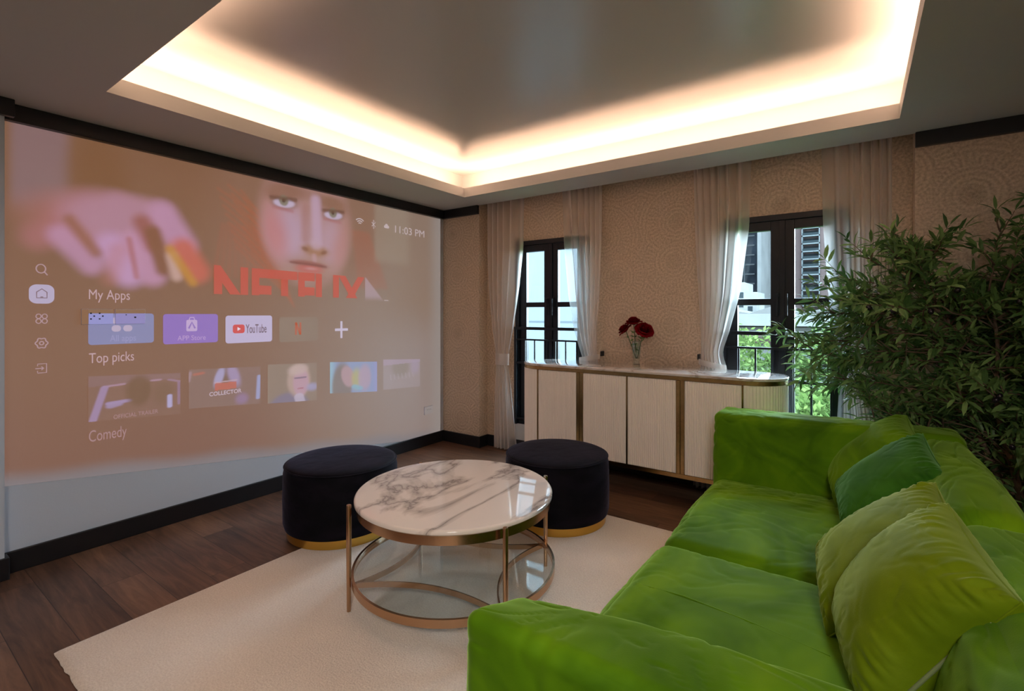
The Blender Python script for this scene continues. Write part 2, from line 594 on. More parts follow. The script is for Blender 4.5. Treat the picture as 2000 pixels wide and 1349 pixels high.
def lathe(name, prof, mat, parent=None, seg=64, loc=(0, 0, 0), smooth=True, close=False):
    v, f = [], []
    n = len(prof)
    for i in range(seg):
        a = 2 * PI * i / seg
        for r, z in prof:
            v.append((loc[0] + r * math.cos(a), loc[1] + r * math.sin(a), loc[2] + z))
    for i in range(seg):
        j = (i + 1) % seg
        for k in range(n if close else n - 1):
            k2 = (k + 1) % n
            f.append((i * n + k, j * n + k, j * n + k2, i * n + k2))
    bm = bmesh.new()
    bv = [bm.verts.new(p) for p in v]
    for q in f:
        bm.faces.new([bv[i] for i in q])
    bmesh.ops.remove_doubles(bm, verts=bm.verts[:], dist=1e-5)
    o = fin(name, bm, mat, parent, smooth)
    if smooth:
        sharp(o)
    return o


def sharp(o, ang=38):
    me = o.data
    bm = bmesh.new()
    bm.from_mesh(me)
    for e in bm.edges:
        if len(e.link_faces) == 2 and e.calc_face_angle(0) > R(ang):
            e.smooth = False
    bm.to_mesh(me)
    bm.free()


def tube_data(pts, radii, seg=8, cap=True):
    v, f = [], []
    pts = [Vector(p) for p in pts]
    prev = None
    for i, p in enumerate(pts):
        t = (pts[min(i + 1, len(pts) - 1)] - pts[max(i - 1, 0)]).normalized()
        if prev is None:
            a = t.orthogonal().normalized()
        else:
            a = (prev - t * prev.dot(t)).normalized()
        prev = a
        b = t.cross(a)
        r = radii[i] if hasattr(radii, '__len__') else radii
        for k in range(seg):
            th = 2 * PI * k / seg
            v.append(p + a * (r * math.cos(th)) + b * (r * math.sin(th)))
    for i in range(len(pts) - 1):
        for k in range(seg):
            k2 = (k + 1) % seg
            f.append((i * seg + k, i * seg + k2, (i + 1) * seg + k2, (i + 1) * seg + k))
    if cap:
        f.append(tuple(range(seg))[::-1])
        f.append(tuple((len(pts) - 1) * seg + k for k in range(seg)))
    return v, f


def tube(name, pts, radii, mat, parent=None, seg=8):
    v, f = tube_data(pts, radii, seg)
    return pyobj(name, v, f, mat, parent, True)


def empty(name, loc, rz=0.0):
    o = bpy.data.objects.new(name, None)
    o.location = loc
    o.rotation_euler = (0, 0, rz)
    o.empty_display_size = 0.1
    col.objects.link(o)
    return o


def tag(o, label, cat, group=None, kind=None):
    o['label'] = label
    o['category'] = cat
    if group:
        o['group'] = group
    if kind:
        o['kind'] = kind
    return o


def struct(o):
    o['kind'] = 'structure'
    return o


def dup(root, loc=None, rz=None):
    r = root.copy()
    col.objects.link(r)
    if loc is not None:
        r.location = loc
    if rz is not None:
        r.rotation_euler = (0, 0, rz)
    for ch in list(root.children):
        c = ch.copy()
        col.objects.link(c)
        c.parent = r
        for g in list(ch.children):
            d = g.copy()
            col.objects.link(d)
            d.parent = c
    return r


# ---------------------------------------------------------------- room shell
RX, RY = 6.2, -6.4
REC = 0.142
JL, JR = 0.526, 4.144
struct(boxes('floor', [(-0.1, RX + 0.1, RY - 0.1, 0.30, -0.12, 0.0)], M['floor']))
struct(boxes('wall_left', [(-0.12, 0.0, -3.506, 0.30, 0, CH), (-0.12, 0.08, RY, -3.506, 0, CH)], M['wall_white']))
W1 = (0.905, 1.755, 0.29, 2.19)
W2 = (2.93, 3.81, 0.29, 2.195)
wy0, wy1 = REC, 0.34
TOPZ = 2.70
struct(boxes('wall_back', [
    (0.0, JL, 0.0, wy1, 0, TOPZ), (JR, RX, 0.0, wy1, 0, TOPZ),
    (JL, W1[0], wy0, wy1, 0, TOPZ), (W1[0], W1[1], wy0, wy1, 0, W1[2]), (W1[0], W1[1], wy0, wy1, W1[3], TOPZ),
    (W1[1], W2[0], wy0, wy1, 0, TOPZ), (W2[0], W2[1], wy0, wy1, 0, W2[2]), (W2[0], W2[1], wy0, wy1, W2[3], TOPZ),
    (W2[1], JR, wy0, wy1, 0, TOPZ)], M['paper']))
struct(boxes('wall_right', [(RX, RX + 0.12, RY, 0.3, 0, CH)], M['wall_plain']))
struct(boxes('wall_front', [(-0.12, RX + 0.12, RY - 0.12, RY, 0, CH)], M['wall_plain']))
# ceiling: soffit ring round the cove, curtain pocket along the window recess
LIP = 0.012
struct(boxes('ceiling', [
    (-0.1, OX0 - LIP, RY - 0.1, 0.0, CH, CH + 0.03), (OX1 + LIP, RX + 0.1, RY - 0.1, 0.0, CH, CH + 0.03),
    (OX0 - LIP, OX1 + LIP, RY - 0.1, OY0 - LIP, CH, CH + 0.03), (OX0 - LIP, OX1 + LIP, OY1 + LIP, 0.0, CH, CH + 0.03),
    
    (JL - 0.1, JR + 0.1, -0.02, 0.36, TOPZ, TOPZ + 0.03), (JL - 0.1, JR + 0.1, -0.02, 0.0, CH + 0.03, TOPZ)], M['ceiling']))
ch_lip = boxes('trim_1', [
    (OX0 - LIP, OX0, OY0 - LIP, OY1 + LIP, CH, CH + 0.09), (OX1, OX1 + LIP, OY0 - LIP, OY1 + LIP, CH, CH + 0.09),
    (OX0, OX1, OY0 - LIP, OY0, CH, CH + 0.09), (OX0, OX1, OY1, OY1 + LIP, CH, CH + 0.09)], M['ceiling'])
struct(ch_lip)
TZ = 2.90
a0, a1, b0, b1 = OX0 - COVE, OX1 + COVE, OY0 - COVE, OY1 + COVE
struct(boxes('ceiling_tray', [
    (a0 - 0.03, a1 + 0.03, b0 - 0.03, b1 + 0.03, TZ, TZ + 0.03),
    (a0 - 0.03, a0, b0, b1, CH + 0.03, TZ), (a1, a1 + 0.03, b0, b1, CH + 0.03, TZ),
    (a0 - 0.03, a1 + 0.03, b0 - 0.03, b0, CH + 0.03, TZ), (a0 - 0.03, a1 + 0.03, b1, b1 + 0.03, CH + 0.03, TZ)], M['tray']))
# black crown and baseboards
def molding(name, segs, z0, z1, d, mat):
    lst = []
    for (x0, x1, y0, y1) in segs:
        lst.append((x0, x1, y0, y1, z0, z1))
    return struct(boxes(name, lst, mat, bevel=0.004))
CZ = 2.505
molding('trim_2', [(0, 0.035, -3.506, -0.0)], CZ, CH, 0, M['black'])
molding('trim_3', [(0.08, 0.115, RY, -3.471)], CZ, CH, 0, M['black'])
molding('trim_4', [(0.035, JL, -0.035, 0.0)], CZ, CH, 0, M['black'])
molding('trim_5', [(JR, RX, -0.035, 0.0)], CZ, CH, 0, M['black'])
molding('baseboard_left', [(0, 0.018, -3.506, 0.0)], 0, 0.12, 0, M['black'])
molding('baseboard_pilaster', [(0.08, 0.098, RY, -3.488), (0.018, 0.08, -3.506, -3.488)], 0, 0.12, 0, M['black'])
molding('baseboard_back', [(0.018, JL + 0.018, -0.018, 0.0), (JL, JL + 0.018, 0.0, REC - 0.018), (JL, JR, REC - 0.018, REC),
                           (JR - 0.018, RX, -0.018, 0.0)], 0, 0.12, 0, M['black'])
struct(boxes('trim_6', [(W1[0], W1[1], REC - 0.008, REC, 0.12, W1[2])], M['sill']))
struct(boxes('trim_7', [(W2[0], W2[1], REC - 0.008, REC, 0.12, W2[2])], M['sill']))
for nm, x0, y0 in (('led_strip', OX0 - 0.05, None), ('led_strip', OX1 + 0.05, None)):
    pass
leds = [((OX0 - 0.08, OX0 - 0.03, OY0, OY1), 'along the screen wall side'), ((OX1 + 0.03, OX1 + 0.08, OY0, OY1), 'along the plant side'),
        ((OX0, OX1, OY0 - 0.08, OY0 - 0.03), 'along the side nearest the camera'), ((OX0, OX1, OY1 + 0.03, OY1 + 0.08), 'along the window side')]
for (b, w) in leds:
    tag(boxes('led_strip', [(*b, CH + 0.0305, CH + 0.064)], M['led']), 'thin warm led strip hidden in the ceiling cove ' + w, 'light strip', 'cove light strips')
lp = boxes('fill_light_panel', [(4.3, 4.9, -5.5, -4.9, 2.575, CH)], M['fill_glow'])  # unseen panel added to go with the fill light
tag(lp, 'square glowing fill panel added overhead behind the camera, out of view', 'ceiling light')


# ---------------------------------------------------------------- windows (casement pairs) with railings
def window(idx, Wd, mull, label):
    x0, x1, z0, z1 = Wd
    root = empty('window_%d' % idx, ((x0 + x1) / 2, REC, z0))
    root['kind'] = 'structure'
    ox, oy, oz = root.location
    def bx(name, lst, mat, par=root, bevel=0.003):
        return boxes(name, [(a - ox, b - ox, c - oy, d - oy, e - oz, f - oz) for a, b, c, d, e, f in lst], mat, par, bevel)
    fy0, fy1 = REC - 0.012, REC + 0.09
    bx('window_frame', [(x0, x0 + 0.05, fy0, fy1, z0, z1), (x1 - 0.05, x1, fy0, fy1, z0, z1),
                        (x0 + 0.05, x1 - 0.05, fy0, fy1, z1 - 0.045, z1), (x0 + 0.05, x1 - 0.05, fy0, fy1, z0, z0 + 0.04)], M['frame_black'])
    sy0, sy1 = REC + 0.008, REC + 0.055
    a, b = x0 + 0.05, x1 - 0.05
    mid = mull
    for s, (p, q) in enumerate(((a, mid), (mid, b))):
        st = 0.08
        zb, zt = z0 + 0.04, z1 - 0.045
        sash = bx('sash', [(p, p + st, sy0, sy1, zb, zt), (q - st, q, sy0, sy1, zb, zt),
                           (p + st, q - st, sy0, sy1, zt - 0.07, zt), (p + st, q - st, sy0, sy1, zb, zb + 0.11),
                           (p + st, q - st, sy0 + 0.004, sy1 - 0.004, 1.505, 1.555)], M['frame_black'])
        g = bx('pane', [(p + st, q - st, REC + 0.030, REC + 0.034, zb + 0.11, zt - 0.07)], M['pane'], sash, 0)
        hx = (q - 0.03) if s == 0 else (p + 0.03)
        h = bx('handle', [(hx - 0.012, hx + 0.012, sy0 - 0.012, sy0, 1.50, 1.60), (hx - 0.008, hx + 0.008, sy0 - 0.038, sy0 - 0.012, 1.565, 1.585),
                          (hx - 0.009, hx + 0.009, sy0 - 0.046, sy0 - 0.030, 1.42, 1.59)], M['frame_black'], sash)
    # overlapping strip in the middle
    bx('meeting_stile', [(mid - 0.02, mid + 0.02, sy0 - 0.012, sy0, z0 + 0.04, z1 - 0.045)], M['frame_black'])
    return root


window(1, W1, 1.33, '')
window(2, W2, 3.375, '')


def railing(Wd, xs, label):
    x0, x1 = Wd[0], Wd[1]
    root = empty('window_railing', ((x0 + x1) / 2, 0.115, 0.29))
    tag(root, label, 'railing', 'black railings across the windows')
    ox, oy, oz = root.location
    def bx(name, lst, bevel=0.002):
        return boxes(name, [(a - ox, b - ox, c - oy, d - oy, e - oz, f - oz) for a, b, c, d, e, f in lst], M['frame_black'], root, bevel)
    bx('handrail', [(x0 + 0.005, x1 - 0.005, 0.101, 0.129, 1.272, 1.302)])
    bx('rail', [(x0 + 0.03, x1 - 0.03, 0.107, 0.123, 1.163, 1.180)])
    bx('rail', [(x0 + 0.03, x1 - 0.03, 0.107, 0.123, 0.918, 0.942)])
    bx('rail', [(x0 + 0.03, x1 - 0.03, 0.107, 0.123, 0.34, 0.36)])
    for x in (x0 + 0.02, x1 - 0.02):
        bx('post', [(x - 0.015, x + 0.015, 0.103, 0.127, 0.29, 1.272)])
    for x in xs:
        bx('baluster', [(x - 0.007, x + 0.007, 0.108, 0.122, 0.36, 1.163)])


railing(W1, [1.04, 1.16, 1.28, 1.40, 1.52, 1.64], 'black metal railing across the left window, behind the sideboard end')
railing(W2, [3.075, 3.195, 3.318, 3.442, 3.566, 3.688], 'black metal railing across the right window, trees behind it')


# ---------------------------------------------------------------- curtains
def curtain(keys, nf, amp, sheer_side, label, tie=None, seed=0, ybase=0.066, hook=None):
    """keys: list of (z, xl, xr, fold_scale)"""
    keys = sorted(keys)
    zs = np.array([k[0] for k in keys])
    NX, NZ = 220, 90
    z = np.linspace(zs[0], zs[-1], NZ)
    xl = np.interp(z, zs, [k[1] for k in keys])
    xr = np.interp(z, zs, [k[2] for k in keys])
    fs = np.interp(z, zs, [k[3] for k in keys])
    # smooth the outlines a little
    def smo(a):
        b = a.copy()
        for _ in range(3):
            b[1:-1] = (b[:-2] + b[1:-1] * 2 + b[2:]) / 4
        return b
    xl, xr, fs = smo(xl), smo(xr), smo(fs)
    t = np.linspace(0, 1, NX)
    # few folds near the sheer side, many on the other side
    w = t ** 1.6 if sheer_side < 0 else 1 - (1 - t) ** 1.6
    r2 = np.random.default_rng(seed)
    ph = r2.uniform(0, 6.28, 4)
    Z, T = np.meshgrid(z, t, indexing='ij')
    Wd = np.tile(w, (NZ, 1))
    hgt = (Z - zs[0]) / (zs[-1] - zs[0])
    fold = np.sin(2 * PI * nf * Wd + 0.5 * np.sin(2.2 * Z + ph[0])) + 0.15 * np.sin(2 * PI * nf * 1.7 * Wd + ph[1] + 0.8 * np.sin(1.7 * Z))
    Y = ybase + amp * fs[:, None] * fold * 0.75
    Y = np.clip(Y, 0.037, 0.096)
    X = xl[:, None] + (xr - xl)[:, None] * (T + 0.012 * np.sin(2 * PI * nf * Wd + ph[2]))
    V = np.stack([X, Y, Z], -1)
    root = empty('curtain', (float((xl[0] + xr[0]) / 2), ybase, float(zs[0])))
    o3 = np.array(root.location)
    tag(root, label, 'curtain', 'sheer curtains beside the windows')
    def grid(name, Vg, mat):
        a, b = Vg.shape[:2]
        v = (Vg - o3).reshape(-1, 3)
        f = [(i * b + j, i * b + j + 1, (i + 1) * b + j + 1, (i + 1) * b + j) for i in range(a - 1) for j in range(b - 1)]
        return pyobj(name, v, f, mat, root, True)
    grid('sheer_panel', V, M['sheer'])
    k = np.where(z > zs[-1] - 0.155)[0]
    Vh = V[k[0]:].copy()
    Vh[..., 1] += 0.0025
    grid('heading_tape', Vh, M['sheer_band'])
    if tie:
        tz0, tz1, ta, tb, dz = tie
        n = 48
        vs = []
        for i in range(n):
            a = 2 * PI * i / n
            cx, hw = (ta + tb) / 2, (tb - ta) / 2
            x = cx + (hw + 0.008) * math.cos(a)
            y = ybase + 0.031 * math.sin(a)
            sl = dz * math.cos(a)
            vs.append([(x, y, tz0 + sl), (x * 1.0, y + 0.004 * math.sin(a), (tz0 + tz1) / 2 + sl), (x, y, tz1 + sl)])
        v = (np.array(vs) - o3).reshape(-1, 3)
        f = [(i * 3 + k_, ((i + 1) % n) * 3 + k_, ((i + 1) % n) * 3 + k_ + 1, i * 3 + k_ + 1) for i in range(n) for k_ in range(2)]
        o = pyobj('tieback', v, f, M['sheer_band'], root, True)
    if hook:
        boxes('tieback_hook', [(hook[0] - 0.007 - root.location.x, hook[0] + 0.007 - root.location.x, 0.085 - root.location.y, REC - root.location.y,
                                hook[1] - root.location.z, hook[1] + 0.045 - root.location.z)], M['black'], root, 0.002)
    return root


TOPC = 2.698
curtain([(TOPC, .575, 1.07, .9), (2.1, .585, 1.065, 1), (1.7, .60, 1.01, 1), (1.3, .645, .93, .8), (1.03, .70, .865, .5), (0.90, .705, .86, .5),
         (0.6, .69, .90, .7), (0.02, .675, .975, 1)], 5.5, .040, 1,
        'white sheer curtain left of the left window, reaching the floor beside the corner', (.90, 1.02, .705, .862, .0), 1)
curtain([(TOPC, 1.50, 1.925, .9), (2.1, 1.53, 1.925, 1), (1.6, 1.585, 1.905, 1), (1.3, 1.64, 1.875, .8), (1.10, 1.70, 1.87, .6), (1.0, 1.74, 1.89, .5),
         (0.5, 1.66, 1.90, .7), (0.02, 1.62, 1.92, .9)], 6, .040, -1,
        'beige sheer curtain right of the left window, tied back low behind the sideboard', (1.0, 1.045, 1.70, 1.895, .02), 2, hook=(1.905, 1.045))
curtain([(TOPC, 2.745, 3.18, .9), (2.1, 2.76, 3.165, 1), (1.6, 2.785, 3.10, 1), (1.3, 2.80, 3.02, .9), (1.12, 2.80, 2.96, .7), (1.02, 2.80, 3.00, .5),
         (0.5, 2.76, 3.08, .7), (0.02, 2.74, 3.10, .9)], 6, .040, 1,
        'pale sheer curtain left of the right window, gathered behind the sideboard top', (1.005, 1.05, 2.79, 2.985, -.02), 3, hook=(2.772, 1.06))
curtain([(TOPC, 3.63, 4.03, .9), (2.1, 3.64, 4.03, 1), (1.6, 3.67, 4.02, 1), (1.3, 3.70, 3.97, .9), (1.0, 3.735, 3.90, .5), (0.92, 3.735, 3.90, .5),
         (0.6, 3.72, 3.95, .8), (0.02, 3.70, 4.0, 1)], 6, .040, -1,
        'white sheer curtain right of the right window, partly hidden by the olive tree', (.915, 1.005, 3.735, 3.905, 0), 4)


# ---------------------------------------------------------------- sideboard
def stadium(cx, cy, L, D, n=24):
    r = D / 2
    pts = []
    for i in range(n + 1):
        a = -PI / 2 + PI * i / n
        pts.append((cx + L / 2 - r + r * math.cos(a), cy + r * math.sin(a)))
    for i in range(n + 1):
        a = PI / 2 + PI * i / n
        pts.append((cx - L / 2 + r + r * math.cos(a), cy + r * math.sin(a)))
    return pts


def prism(name, pts, z0, z1, mat, parent=None, bevel=0, smooth=False):
    bm = bmesh.new()
    vb = [bm.verts.new((x, y, z0)) for x, y in pts]
    f = bm.faces.new(vb)
    r = bmesh.ops.extrude_face_region(bm, geom=[f])
    for g in r['geom']:
        if isinstance(g, bmesh.types.BMVert):
            g.co.z = z1
    if bevel:
        ed = [e for e in bm.edges if abs(e.verts[0].co.z - e.verts[1].co.z) < 1e-6]
        bmesh.ops.bevel(bm, geom=ed, offset=bevel, segments=3, affect='EDGES', profile=0.5)
    o = fin(name, bm, mat, parent, smooth)
    if smooth:
        sharp(o)
    return o


def sideboard():
    cx, cy, L, D = 2.378, -0.215, 2.155, 0.49
    root = empty('sideboard', (cx, cy, 0))
    tag(root, 'long cream fluted sideboard with marble top and brass trim under the windows', 'sideboard')
    st = lambda l, d, n=24: stadium(0, 0, l, d, n)
    prism('marble_top', st(L, D), 0.980, 1.0, M['marble2'], root, 0.004, True)
    prism('brass_band', st(L - 0.012, D - 0.012), 0.952, 0.980, M['brass'], root, 0, True)
    prism('base_rail', st(L - 0.02, D - 0.02), 0.235, 0.265, M['brass'], root, 0, True)
    prism('body', st(L - 0.05, D - 0.05), 0.265, 0.952, M['lining'], root, 0, True)
    yf = -D / 2
    # door seams in local x
    seams = [1.555 - cx, 1.965 - cx, 2.375 - cx, 2.785 - cx, 3.203 - cx]
    def fluted(name, xa, xb, pitch=0.0165):
        n = max(2, int(round((xb - xa) / pitch)))
        p = (xb - xa) / n
        v, f = [], []
        k = 6
        for i in range(n):
            for j in range(k + (1 if i == n - 1 else 0)):
                t = j / k
                x = xa + p * (i + t)
                y = yf + 0.010 - 0.006 * math.sin(PI * t) ** 0.7
                v += [(x, y, 0.27), (x, y, 0.948)]
        for i in range(len(v) // 2 - 1):
            f.append((2 * i, 2 * i + 2, 2 * i + 3, 2 * i + 1))
        # give it a back and sides
        b0_ = len(v)
        v += [(xa, yf + 0.024, 0.27), (xb, yf + 0.024, 0.27), (xb, yf + 0.024, 0.948), (xa, yf + 0.024, 0.948)]
        e = b0_ - 2
        f += [(b0_, b0_ + 3, b0_ + 2, b0_ + 1), (0, 1, b0_ + 3, b0_), (e, b0_ + 1, b0_ + 2, e + 1)]
        return pyobj(name, v, f, M['lacquer'], root)
    bars = {1: 'pair', 3: 'pair'}
    for i in range(4):
        xa, xb = seams[i], seams[i + 1]
        la = 0.005
        if i in (1, 3):
            la = 0.030
        lb = 0.030 if i in (0, 2) else 0.005
        d = fluted('door', xa + la, xb - lb)
        # handle: wide brass pull strip on the meeting edge
        if i in (0, 2):
            boxes('door_pull', [(xb - 0.030, xb - 0.0015, yf + 0.002, yf + 0.024, 0.268, 0.950)], M['brass'], d, 0.0015)
        else:
            boxes('door_pull', [(xa + 0.0015, xa + 0.030, yf + 0.002, yf + 0.024, 0.268, 0.950)], M['brass'], d, 0.0015)
    for i in (0, 2, 4):
        boxes('brass_strip', [(seams[i] - 0.005, seams[i] + 0.005, yf + 0.003, yf + 0.024, 0.265, 0.952)], M['brass'], root)
    # fluted curved ends
    for s in (-1, 1):
        r = D / 2 - 0.010
        c0 = s * (L / 2 - D / 2)
        xs_ = seams[4] if s > 0 else seams[0]
        n = 34
        v = []
        k = 6
        tot = n * k
        straight = abs(xs_ - c0)
        plen = max(0.0, (c0 - xs_) * s) + PI / 2 * r * 2
        first = (c0 - xs_) * s
        for i in range(tot + 1):
            q = plen * i / tot
            bmp = 0.006 * math.sin(PI * ((i % k) / k)) ** 0.7
            if q < first:
                x, y, nx, ny = xs_ + s * q, -r, 0, -1
            else:
                a = (q - max(first, 0)) / r
                x, y = c0 + s * r * math.sin(a), -r * math.cos(a)
                nx, ny = s * math.sin(a), -math.cos(a)
            if (x - xs_) * s < 0.006:
                x = xs_ + s * 0.006
            v += [(x + nx * bmp, y + ny * bmp, 0.268), (x + nx * bmp, y + ny * bmp, 0.95)]
        f = [(2 * i, 2 * i + 2, 2 * i + 3, 2 * i + 1) for i in range(tot)]
        pyobj('end_panel', v, f, M['lacquer'], root)
    for (x, y) in ((-0.86, -0.17), (0.86, -0.17), (-0.86, 0.17), (0.86, 0.17)):
        boxes('leg', [(x - 0.016, x + 0.016, y - 0.016, y + 0.016, 0.0, 0.235)], M['brass'], root, 0.002)


sideboard()


# ---------------------------------------------------------------- vase and roses
def vase():
    x, y, z = 2.283, -0.01, 1.0
    root = empty('glass_vase', (x, y, z))
    tag(root, 'small tapering cut glass vase of roses on the sideboard', 'vase')
    prof = [(0.0, 0.0), (0.026, 0.0), (0.028, 0.006), (0.022, 0.018), (0.027, 0.04), (0.031, 0.09), (0.034, 0.15), (0.036, 0.165),
            (0.034, 0.165), (0.032, 0.15), (0.029, 0.09), (0.024, 0.045), (0.0, 0.040)]
    n = 32
    v, f = [], []
    for i in range(n):
        a = 2 * PI * i / n
        k = 1 + 0.05 * math.cos(a * 8)
        for r, h in prof:
            v.append((r * 1.12 * k * math.cos(a), r * 1.12 * k * math.sin(a), h * 1.24))
    m_ = len(prof)
    for i in range(n):
        j = (i + 1) % n
        for q in range(m_ - 1):
            f.append((i * m_ + q, j * m_ + q, j * m_ + q + 1, i * m_ + q + 1))
    pyobj('vase_body', v, f, M['vase'], root, True)


vase()


def rose(base, head, rad, label, seed, tilt):
    r_ = random.Random(seed)
    root = empty('rose', base)
    tag(root, label, 'flower', 'red roses in the vase')
    b = Vector(base)
    h = Vector(head)
    mid = (b + h) / 2 + Vector((0, 0, 0.01))
    pts = []
    for i in range(9):
        t = i / 8
        pts.append((b * (1 - t) ** 2 + mid * 2 * t * (1 - t) + h * t * t) - b)
    tube('stem', pts, 0.0034, M['stem'], root, 6)
    rot = Euler(tilt).to_matrix()
    v, f = [], []
    layers = [(3, .30, .95, .15), (4, .5, .95, .35), (5, .72, .85, .6), (6, .95, .68, .95), (6, 1.12, .45, 1.35)]
    for li, (cnt, rr, hh, opn) in enumerate(layers):
        for k in range(cnt):
            a0_ = 2 * PI * k / cnt + li * 0.7 + r_.uniform(-.15, .15)
            wid = 2 * PI / cnt * 0.75
            nu, nv = 7, 6
            s = len(v)
            for iv in range(nv):
                tv = iv / (nv - 1)
                for iu in range(nu):
                    tu = iu / (nu - 1) * 2 - 1
                    rad_ = rad * rr * (0.25 + 0.75 * tv ** 0.7) * (1 + 0.22 * opn * max(0, tv - .7) * 3)
                    ang = a0_ + tu * wid * (0.4 + 0.6 * math.sin(PI * min(tv + .25, 1) * .5))
                    zz = rad * (hh * 1.35 * tv - 0.5 - 0.18 * opn * (max(0, tv - .6) * 2.5) ** 2) - abs(tu) ** 2.5 * rad * 0.22 * tv
                    jit = noise.noise(Vector((ang * 2, zz * 60, li + seed))) * rad * 0.10
                    p = Vector(((rad_ + jit) * math.cos(ang), (rad_ + jit) * math.sin(ang), zz + jit))
                    v.append(rot @ p + (h - b) + rot @ Vector((0, 0, rad * .5)))
            for iv in range(nv - 1):
                for iu in range(nu - 1):
                    q = s + iv * nu + iu
                    f.append((q, q + 1, q + nu + 1, q + nu))
    pyobj('petals', v, f, M['rose'], root, True)
    # leaves low on the stem
    v, f = [], []
    for k in range(16):
        a = r_.uniform(0, 6.28)
        t = r_.uniform(.10, .85)
        p = pts[int(t * 8)]
        d = Vector((math.cos(a), math.sin(a), r_.uniform(-.2, .6))).normalized()
        sd = d.cross(Vector((0, 0, 1))).normalized()
        s = len(v)
        L = 0.044 if t > .5 else 0.034
        d = (d * .6 + Vector((0, 0, .6))).normalized() if t < .6 else d
        sd = d.cross(Vector((1, .3, 0))).normalized()
        v += [p, p + d * L * .5 + sd * .009, p + d * L, p + d * L * .5 - sd * .009]
        f.append((s, s + 1, s + 2, s + 3))
    pyobj('leaves', v, f, M['oleaf'], root)


VB = (2.283, -0.01, 1.052)
rose((VB[0], VB[1], VB[2]), (2.266, -0.03, 1.345), 0.054, 'red rose in the vase, topmost and middle of the three blooms', 1, (R(8), R(-4), 0))
rose((VB[0] - .004, VB[1], VB[2]), (2.200, -0.035, 1.285), 0.050, 'smaller red rose drooping at the left of the vase', 2, (R(18), R(-40), 0))
rose((VB[0] + .006, VB[1], VB[2]), (2.362, -0.05, 1.285), 0.060, 'large red rose leaning to the right of the vase', 3, (R(30), R(34), 0))


# ---------------------------------------------------------------- rug
def rug():
    x0, x1, y0, y1, h = 1.07, 3.62, -3.51, -0.845, 0.015
    nx, ny = 150, 150
    v, f = [], []
    for i in range(nx + 1):
        for j in range(ny + 1):
            x = x0 + (x1 - x0) * i / nx
            y = y0 + (y1 - y0) * j / ny
            e = min(i, j, nx - i, ny - j)
            z = h if e >= 1 else 0.003
            if e == 0:
                x += noise.noise((x * 22, y * 22, 0)) * 0.007
                y += noise.noise((x * 22, y * 22, 5)) * 0.007
            v.append((x, y, z))
    for i in range(nx):
        for j in range(ny):
            a = i * (ny + 1) + j
            f.append((a, a + ny + 1, a + ny + 2, a + 1))
    s = len(v)
    o = pyobj('rug', v, f, M['rug'], None, True)
    tag(o, 'large cream wool rug on the brown wooden floor', 'rug')


rug()


# ---------------------------------------------------------------- coffee table
def coffee_table():
    cx, cy = 2.13, -2.165
    z0 = 0.0155
    root = empty('coffee_table', (cx, cy, z0))
    tag(root, 'round marble coffee table with rose brass frame and glass shelf', 'table')
    rt = 0.505
    T = 0.53 - z0
    # top with bullnose
    prof = [(0.0, T)] + [(rt - 0.012 + 0.012 * math.sin(a), T - 0.012 + 0.012 * math.cos(a)) for a in [i * PI / 12 for i in range(7)]]
    prof += [(rt, T - 0.018), (rt - 0.01, T - 0.026), (0.0, T - 0.026)]
    lathe('marble_top', prof, M['marble'], root, 128)
    lathe('top_ring', [(rt - 0.012, T - 0.0265), (rt - 0.012, T - 0.068), (rt - 0.024, T - 0.068), (rt - 0.024, T - 0.0265)], M['rose_brass'], root, 128, close=True)
    lz = 0.165 - z0
    ro = 0.517
    lathe('lower_ring', [(ro, lz), (ro, lz - 0.036), (ro - 0.012, lz - 0.036), (ro - 0.012, lz)], M['rose_brass'], root, 128, close=True)
    lathe('glass_shelf', [(0, lz - 0.012), (ro - 0.013, lz - 0.012), (ro - 0.013, lz - 0.018), (0, lz - 0.018)], M['shelf_glass'], root, 96)
    legang = []
    for (lx, ly) in ((1.857, -2.615), (2.590, -2.372)):
        for s in (1, -1):
            legang.append(math.atan2((ly - cy) * s, (lx - cx) * s))
    for a in legang:
        r = ro + 0.012
        x, y = r * math.cos(a), r * math.sin(a)
        lathe('leg', [(0, 0), (0.0095, 0), (0.0125, 0.30), (0.0125, T - 0.012), (0.011, T - 0.006), (0, T - 0.005)], M['rose_brass'], root, 20, (x, y, 0))
    # four inward-bowed flat strips tying the legs under the shelf
    al = sorted(a % (2 * PI) for a in legang)
    for i in range(4):
        a, b = al[i], al[(i + 1) % 4]
        if b < a:
            b += 2 * PI
        p0 = Vector((ro * .975 * math.cos(a), ro * .975 * math.sin(a)))
        p1 = Vector((ro * .975 * math.cos(b), ro * .975 * math.sin(b)))
        m_ = (p0 + p1) / 2
        ctrl = m_ * 0.42
        v, f = [], []
        n = 40
        for k in range(n + 1):
            t = k / n
            p = p0 * (1 - t) ** 2 + ctrl * 2 * t * (1 - t) + p1 * t * t
            tg = ((ctrl - p0) * (1 - t) + (p1 - ctrl) * t).normalized()
            nn = Vector((-tg.y, tg.x)) * 0.004
            for q, zz in ((p + nn, lz - 0.019), (p + nn, lz - 0.045), (p - nn, lz - 0.045), (p - nn, lz - 0.019)):
                v.append((q.x, q.y, zz))
        for k in range(n):
            for q in range(4):
                f.append((k * 4 + q, k * 4 + (q + 1) % 4, (k + 1) * 4 + (q + 1) % 4, (k + 1) * 4 + q))
        f += [(0, 1, 2, 3), (n * 4 + 3, n * 4 + 2, n * 4 + 1, n * 4)]
        pyobj('arc_strip', v, f, M['rose_brass'], root)


coffee_table()


